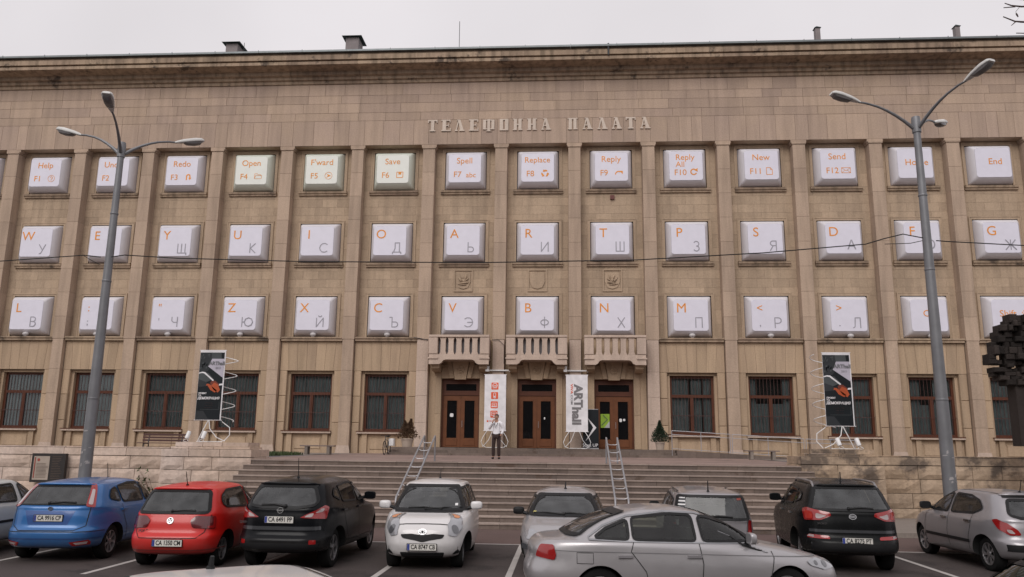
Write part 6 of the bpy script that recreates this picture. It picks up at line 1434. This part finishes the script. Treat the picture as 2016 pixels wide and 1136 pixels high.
c = Car('silver saloon crossing the foreground side-on, nose to the right', P_silver, dict(cab=.72, sidew=[[(1.02,.985),(.12,.995),(.09,1.315),(.25,1.30),(.60,1.19)], [(.02,.995),(-.86,1.01),(-.86,1.29),(-.3,1.345),(0,1.33)], [(-.92,1.01),(-1.40,1.03),(-1.22,1.15),(-.92,1.27)]], rearw=[(-.60,1.05),(.60,1.05),(.46,1.34),(-.46,1.34)], frontw=[(-.64,.985),(.64,.985),(.48,1.33),(-.48,1.33)], W=1.77, rw=.32, wx=(1.33, -1.32), lv=saloon_lv(2.27, 2.28, 1.77, 1.43), spokes=5, arch=.365), (1.66, 12.1), R(8), scale=.975)
wn = [[(1.02,.985),(.12,.995),(.09,1.315),(.25,1.30),(.60,1.19)], [(.02,.995),(-.86,1.01),(-.86,1.29),(-.3,1.345),(0,1.33)], [(-.92,1.01),(-1.40,1.03),(-1.22,1.15),(-.92,1.27)]]
c.side_windows(wn)
for ax in 'lr':
    c.line('chrome_trim', [(1.08,.962),(.1,.975),(-.9,.99),(-1.46,1.005),(-1.47,1.04),(-1.26,1.18),(-.92,1.31),(-.4,1.375),(.05,1.36),(.4,1.28),(.8,1.12),(1.04,1.0)], ax, .022, M_chrome, .010)
    c.line('panel_gap', [(.06,.96),(.10,.7),(.06,.28)], ax, .011, M_seam); c.line('panel_gap', [(-.86,.98),(-.90,.86),(-.70,.6),(-.62,.28)], ax, .011, M_seam); c.line('panel_gap', [(1.10,.86),(1.12,.78),(1.05,.5),(.98,.28)], ax, .011, M_seam)
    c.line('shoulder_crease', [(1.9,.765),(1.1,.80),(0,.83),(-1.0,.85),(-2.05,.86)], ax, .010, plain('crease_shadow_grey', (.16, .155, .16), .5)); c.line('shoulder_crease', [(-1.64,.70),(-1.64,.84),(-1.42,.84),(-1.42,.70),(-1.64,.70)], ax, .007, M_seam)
for s in (-1, 1): c.handles(s, (-.02, -.98), .80, P_silver2); c.mirror(.80, 1.0, s, P_silver, 1.1)
c.lamp('b', [(-1.20,.76),(-.87,.73),(-.85,.80),(-.90,.93),(-1.12,.92)], []); c.lamp('f', [(1.14,.61),(.88,.60),(.66,.665),(.63,.72),(.82,.745),(1.08,.725)], [(MATS['lamp_dark_inner'], arc(.92,.67,.045,0,330,9)), (MATS['lamp_dark_inner'], arc(.76,.69,.03,0,330,9))], 'headlamp')
c.screen('rear_window', [(-.60,1.05),(.60,1.05),(.46,1.34),(-.46,1.34)], 'b', 1); c.screen('windscreen', [(-.64,.985),(.64,.985),(.48,1.33),(-.48,1.33)], 'f', 1)
c.patch('grille', [(-.28,.36),(.28,.36),(.38,.66),(-.38,.66)], 'f', M_black, .008)
# ---- silver estate seen from behind
w_ = dict(cowl=(1.05, .95), wst=(.30, 1.36), rtop=(-1.93, 1.37), rbase=(-2.10, .93))
c = Car('silver estate car seen from behind, beyond the silver saloon', P_silver2, dict(cab=.72, sidew=[[(.86,.98),(.05,.97),(.0,1.32),(.42,1.29)], [(-.06,.97),(-.9,.99),(-.92,1.32),(-.08,1.33)], [(-1.0,.99),(-1.72,1.02),(-1.68,1.27),(-1.0,1.32)]], rearw=[(-.66,.95),(.66,.95),(.57,1.34),(-.57,1.34)], W=1.70, rw=.29, wx=(1.25, -1.25), lv=hatch_lv(2.05, 2.18, 1.70, 1.46, roofw=.72, tail=.80, **w_), rimm=M_rimd), (2.80, 17.15), R(87))
c.side_windows([[(.86,.98),(.05,.97),(.0,1.32),(.42,1.29)], [(-.06,.97),(-.9,.99),(-.92,1.32),(-.08,1.33)], [(-1.0,.99),(-1.72,1.02),(-1.68,1.27),(-1.0,1.32)]])
c.screen('rear_window', [(-.66,.95),(.66,.95),(.57,1.34),(-.57,1.34)], 'b', 1)
c.lamp('b', [(-.99,.62),(-.84,.60),(-.82,.92),(-.94,.94)], [])
for s in (-1, 1): c.line('roof_rail', [(.1,s*.54),(-.8,s*.56),(-1.7,s*.56)], 't', .03, M_black, .03)
for z in (1.31, 1.25, 1.19): c.patch('sticker', rrect(.46, .60, z-.012, z+.012, .003), 'b', M_white, .01)
c.patch('sticker', rrect(-.54, -.46, 1.28, 1.32, .004), 'b', MATS['notice_red'], .01)
c.wiper('b', [(.1, .98), (-.1, 1.0), (-.36, .985)], .02); c.antenna(-1.75, .02, .25, -.1, .009); c.line('panel_gap', [(-.66,.93),(-.64,.5),(.64,.5),(.66,.93)], 'b', .012, M_seam); c.mirror(.66, .98, 1, M_black); c.mirror(.66, .98, -1, M_black); c.plate('b', 0, .70, 'CA 5104 MK') if 0 else None
# ---- black off-roader with roof rails
w_ = dict(cowl=(1.10, 1.10), wst=(.36, 1.53), rtop=(-1.75, 1.52), rbase=(-2.08, 1.08))
c = Car('black off-roader with silver roof rails parked right of the steps, seen from behind', P_blk2, dict(cab=.72, sidew=[[(.92,1.14),(.02,1.13),(-.04,1.47),(.46,1.45)], [(-.10,1.13),(-.96,1.17),(-.98,1.43),(-.12,1.475)], [(-1.04,1.19),(-1.45,1.27),(-1.4,1.37),(-1.06,1.42)]], rearw=[(-.70,1.11),(.70,1.11),(.56,1.50),(-.56,1.50)], W=1.86, rw=.35, wx=(1.32, -1.32), lv=hatch_lv(2.20, 2.23, 1.86, 1.635, nose=.85, hood=1.02, roofw=.70, tail=.86, grd=.27, **w_), spokes=5), (5.50, 17.55), R(84.5))
c.side_windows([[(.92,1.14),(.02,1.13),(-.04,1.47),(.46,1.45)], [(-.10,1.13),(-.96,1.17),(-.98,1.43),(-.12,1.475)], [(-1.04,1.19),(-1.45,1.27),(-1.4,1.37),(-1.06,1.42)]])
c.screen('rear_window', [(-.70,1.11),(.70,1.11),(.56,1.50),(-.56,1.50)], 'b', 1)
for s in (-1, 1):
    c.patch('reflector', [(s*.42,.60),(s*.82,.61),(s*.84,.68),(s*.44,.66)], 'b', M_red, .009, rnd_=1); c.patch('lamp_lens', [(s*.68,.625),(s*.78,.63),(s*.78,.67),(s*.68,.665)], 'b', M_clear, .012)
    h1 = [c.hit((x, s*.57), 't')[0]+Vector((0, 0, .05 if i in (1, 2, 3, 4) else 0)) for i, x in enumerate((.15, .0, -.5, -1.0, -1.5, -1.68))]; mb = MB(); mb.tube(h1, .022, 8); c.part(mb, 'roof_rail', M_rim, 40)
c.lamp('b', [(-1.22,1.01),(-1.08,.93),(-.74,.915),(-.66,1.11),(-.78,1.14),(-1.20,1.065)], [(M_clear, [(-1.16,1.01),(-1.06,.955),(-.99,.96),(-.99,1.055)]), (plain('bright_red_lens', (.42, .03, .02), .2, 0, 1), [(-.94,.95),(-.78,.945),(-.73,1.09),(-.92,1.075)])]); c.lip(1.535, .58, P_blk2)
c.patch('bumper_band', [(-.84,.72),(.84,.72),(.82,.77),(-.82,.77)], 'b', MATS['grey_black_paint'], .006); c.patch('lower_bumper', [(-.80,.28),(.80,.28),(.86,.54),(-.86,.54)], 'b', M_black, .005); c.patch('exhaust_trim', [(.28,.30),(.62,.30),(.58,.37),(.30,.37)], 'b', M_dark, .009)
c.plate('b', -.03, .585, 'CA 8275 PT'); c.badge('b', 0, 1.0, .05, 'text'); c.wiper('b', [(.05, 1.13), (-.15, 1.15), (-.38, 1.14)], .018); c.antenna(-1.35, 0, .22, -.1, .01)
c.handles(1, (.0, -.95), .99, M_chrome); c.mirror(.84, 1.14, 1, None, 1.15); c.mirror(.84, 1.14, -1, None, 1.15); c.line('panel_gap', [(-.02,1.08),(.0,.6),(-.05,.4)], 'l', .012, M_seam)
lt = inst('letter', text_mesh('SPORTAGE', M_chrome, .05, .001, .002), (0, 0, 0), None); h, n = c.hit((.50, .87), 'b'); lt.parent = c.root; lt.location = h+n*.006; lt.rotation_euler = (R(90), 0, R(-90))
# ---- silver hatchback on the right
w_ = dict(cowl=(1.15, .99), wst=(.22, 1.40), rtop=(-1.48, 1.38), rbase=(-1.86, .97))
c = Car('silver hatchback at the right edge with its left flank in view, by the lamp post', P_silver2, dict(cab=.72, sidew=[[(1.02,1.0),(.78,1.0),(.68,1.13),(.76,1.13)], [(.72,1.0),(-.02,1.0),(-.06,1.36),(.32,1.33),(.6,1.18)], [(-.14,1.0),(-.95,1.03),(-1.22,1.13),(-1.05,1.27),(-.7,1.35),(-.15,1.365)]], rearw=[(-.56,1.05),(-.4,1.0),(.4,1.0),(.56,1.05),(.46,1.31),(-.46,1.31)], W=1.75, rw=.31, wx=(1.25, -1.29), lv=hatch_lv(2.04, 2.0, 1.75, 1.47, roofw=.70, nose=.74, hood=.92, tail=.80, **w_), spokes=7, spw=.2), (8.74, 17.55), R(92))
c.side_windows([[(1.02,1.0),(.78,1.0),(.68,1.13),(.76,1.13)], [(.72,1.0),(-.02,1.0),(-.06,1.36),(.32,1.33),(.6,1.18)], [(-.14,1.0),(-.95,1.03),(-1.22,1.13),(-1.05,1.27),(-.7,1.35),(-.15,1.365)]])
c.screen('rear_window', [(-.56,1.05),(-.4,1.0),(.4,1.0),(.56,1.05),(.46,1.31),(-.46,1.31)], 'b', 2)
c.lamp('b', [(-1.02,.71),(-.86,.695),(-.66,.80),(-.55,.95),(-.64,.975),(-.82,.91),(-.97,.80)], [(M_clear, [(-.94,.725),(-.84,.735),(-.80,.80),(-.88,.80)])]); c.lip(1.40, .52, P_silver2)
c.patch('bumper_strip', [(-.72,.42),(.72,.42),(.74,.54),(-.74,.54)], 'b', M_black, .008, rnd_=1); c.line('side_moulding', [(.88,.50),(-.88,.50)], 'l', .06, M_black, .01)
c.handles(1, (.08, -.82), .88, M_chrome); c.mirror(.74, 1.03, 1, M_black, 1.1); c.mirror(.74, 1.03, -1, M_black, 1.1); c.line('panel_gap', [(-.08,.98),(-.05,.6),(-.1,.34)], 'l', .012, M_seam); c.line('panel_gap', [(.9,.95),(.92,.34)], 'l', .012, M_seam)
c.line('panel_gap', [(-.95,1.0),(-.92,.8),(-.84,.55),(-.84,.34)], 'l', .012, M_seam); c.antenna(-1.2, 0, .3, -.5); c.line('roof_seam', [(-.1,.50),(-.9,.50),(-1.4,.48)], 't', .02, M_black, .008)
# ---- white car cut by the left edge
w_ = dict(cowl=(1.05, .96), wst=(.28, 1.36), rtop=(-1.45, 1.34), rbase=(-1.9, .98))
c = Car('white car cut off by the left photo edge, beside the blue hatchback', P_wht2, dict(cab=.72, sidew=[[(.86,.98),(.08,.98),(.02,1.31),(.42,1.29)], [(-.12,.98),(-.9,1.0),(-.92,1.30),(-.14,1.325)], [(-1.0,1.0),(-1.4,1.06),(-1.2,1.24),(-1.0,1.29)]], rearw=[(-.62,1.0),(.62,1.0),(.52,1.33),(-.52,1.33)], W=1.70, rw=.30, wx=(1.25, -1.25), lv=hatch_lv(2.05, 2.05, 1.70, 1.43, roofw=.72, **w_), rimm=M_rimd), (-12.05, 16.3), R(96))
c.side_windows([[(.86,.98),(.08,.98),(.02,1.31),(.42,1.29)], [(-.12,.98),(-.9,1.0),(-.92,1.30),(-.14,1.325)], [(-1.0,1.0),(-1.4,1.06),(-1.2,1.24),(-1.0,1.29)]]); c.line('side_moulding', [(1.0,.62),(-.95,.62)], 'r', .05, M_black, .01); c.mirror(.72, 1.0, -1); c.mirror(.72, 1.0, 1)
c.screen('rear_window', [(-.62,1.0),(.62,1.0),(.52,1.33),(-.52,1.33)], 'b', 1)
c.lamp('b', [(-1.0,.72),(-.76,.72),(-.74,.92),(-.95,.92)], [])
# ---- white roof nearest the camera
w_ = dict(cowl=(1.05, .96), wst=(.30, 1.37), rtop=(-1.5, 1.36), rbase=(-1.95, .98))
c = Car('white car of which only the roof with a stubby aerial shows at the bottom left', P_wht, dict(W=1.70, rw=.30, wx=(1.25, -1.25), lv=hatch_lv(2.05, 2.05, 1.70, 1.43, roofw=.74, **w_)), (-2.16, 5.10), R(125.6))
c.side_windows([[(.86,.98),(.08,.98),(.02,1.31),(.42,1.29)], [(-.12,.98),(-1.1,1.0),(-1.2,1.25),(-.14,1.325)]]); c.screen('windscreen', [(-.64,.985),(.64,.985),(.50,1.34),(-.50,1.34)], 'f', 1); c.screen('rear_window', [(-.62,1.0),(.62,1.0),(.52,1.33),(-.52,1.33)], 'b', 1)
for s in (-1, 1): c.line('roof_seam', [(.20,s*.50),(-.5,s*.54),(-1.35,s*.52)], 't', .02, M_seam, .005)
c.antenna(.12, .02, .10, -.4, .014)
# ---- dark car in the bottom right corner
c = Car('dark green-grey car cut off by the bottom right corner of the photo', P_dkg, dict(W=1.75, rw=.31, wx=(1.3, -1.3), lv=hatch_lv(2.1, 2.1, 1.75, 1.43, roofw=.72, **w_)), (4.42, 6.95), R(100))
c.side_windows([[(.86,.98),(.08,.98),(.02,1.31),(.42,1.29)], [(-.12,.98),(-1.1,1.0),(-1.2,1.25),(-.14,1.325)]]); c.screen('windscreen', [(-.64,.985),(.64,.985),(.50,1.34),(-.50,1.34)], 'f', 1); c.screen('rear_window', [(-.62,1.0),(.62,1.0),(.52,1.33),(-.52,1.33)], 'b', 1)
for s in (-1, 1): c.line('roof_seam', [(.20,s*.52),(-.5,s*.56),(-1.35,s*.54)], 't', .02, M_seam, .005)
bpy.context.view_layer.update()
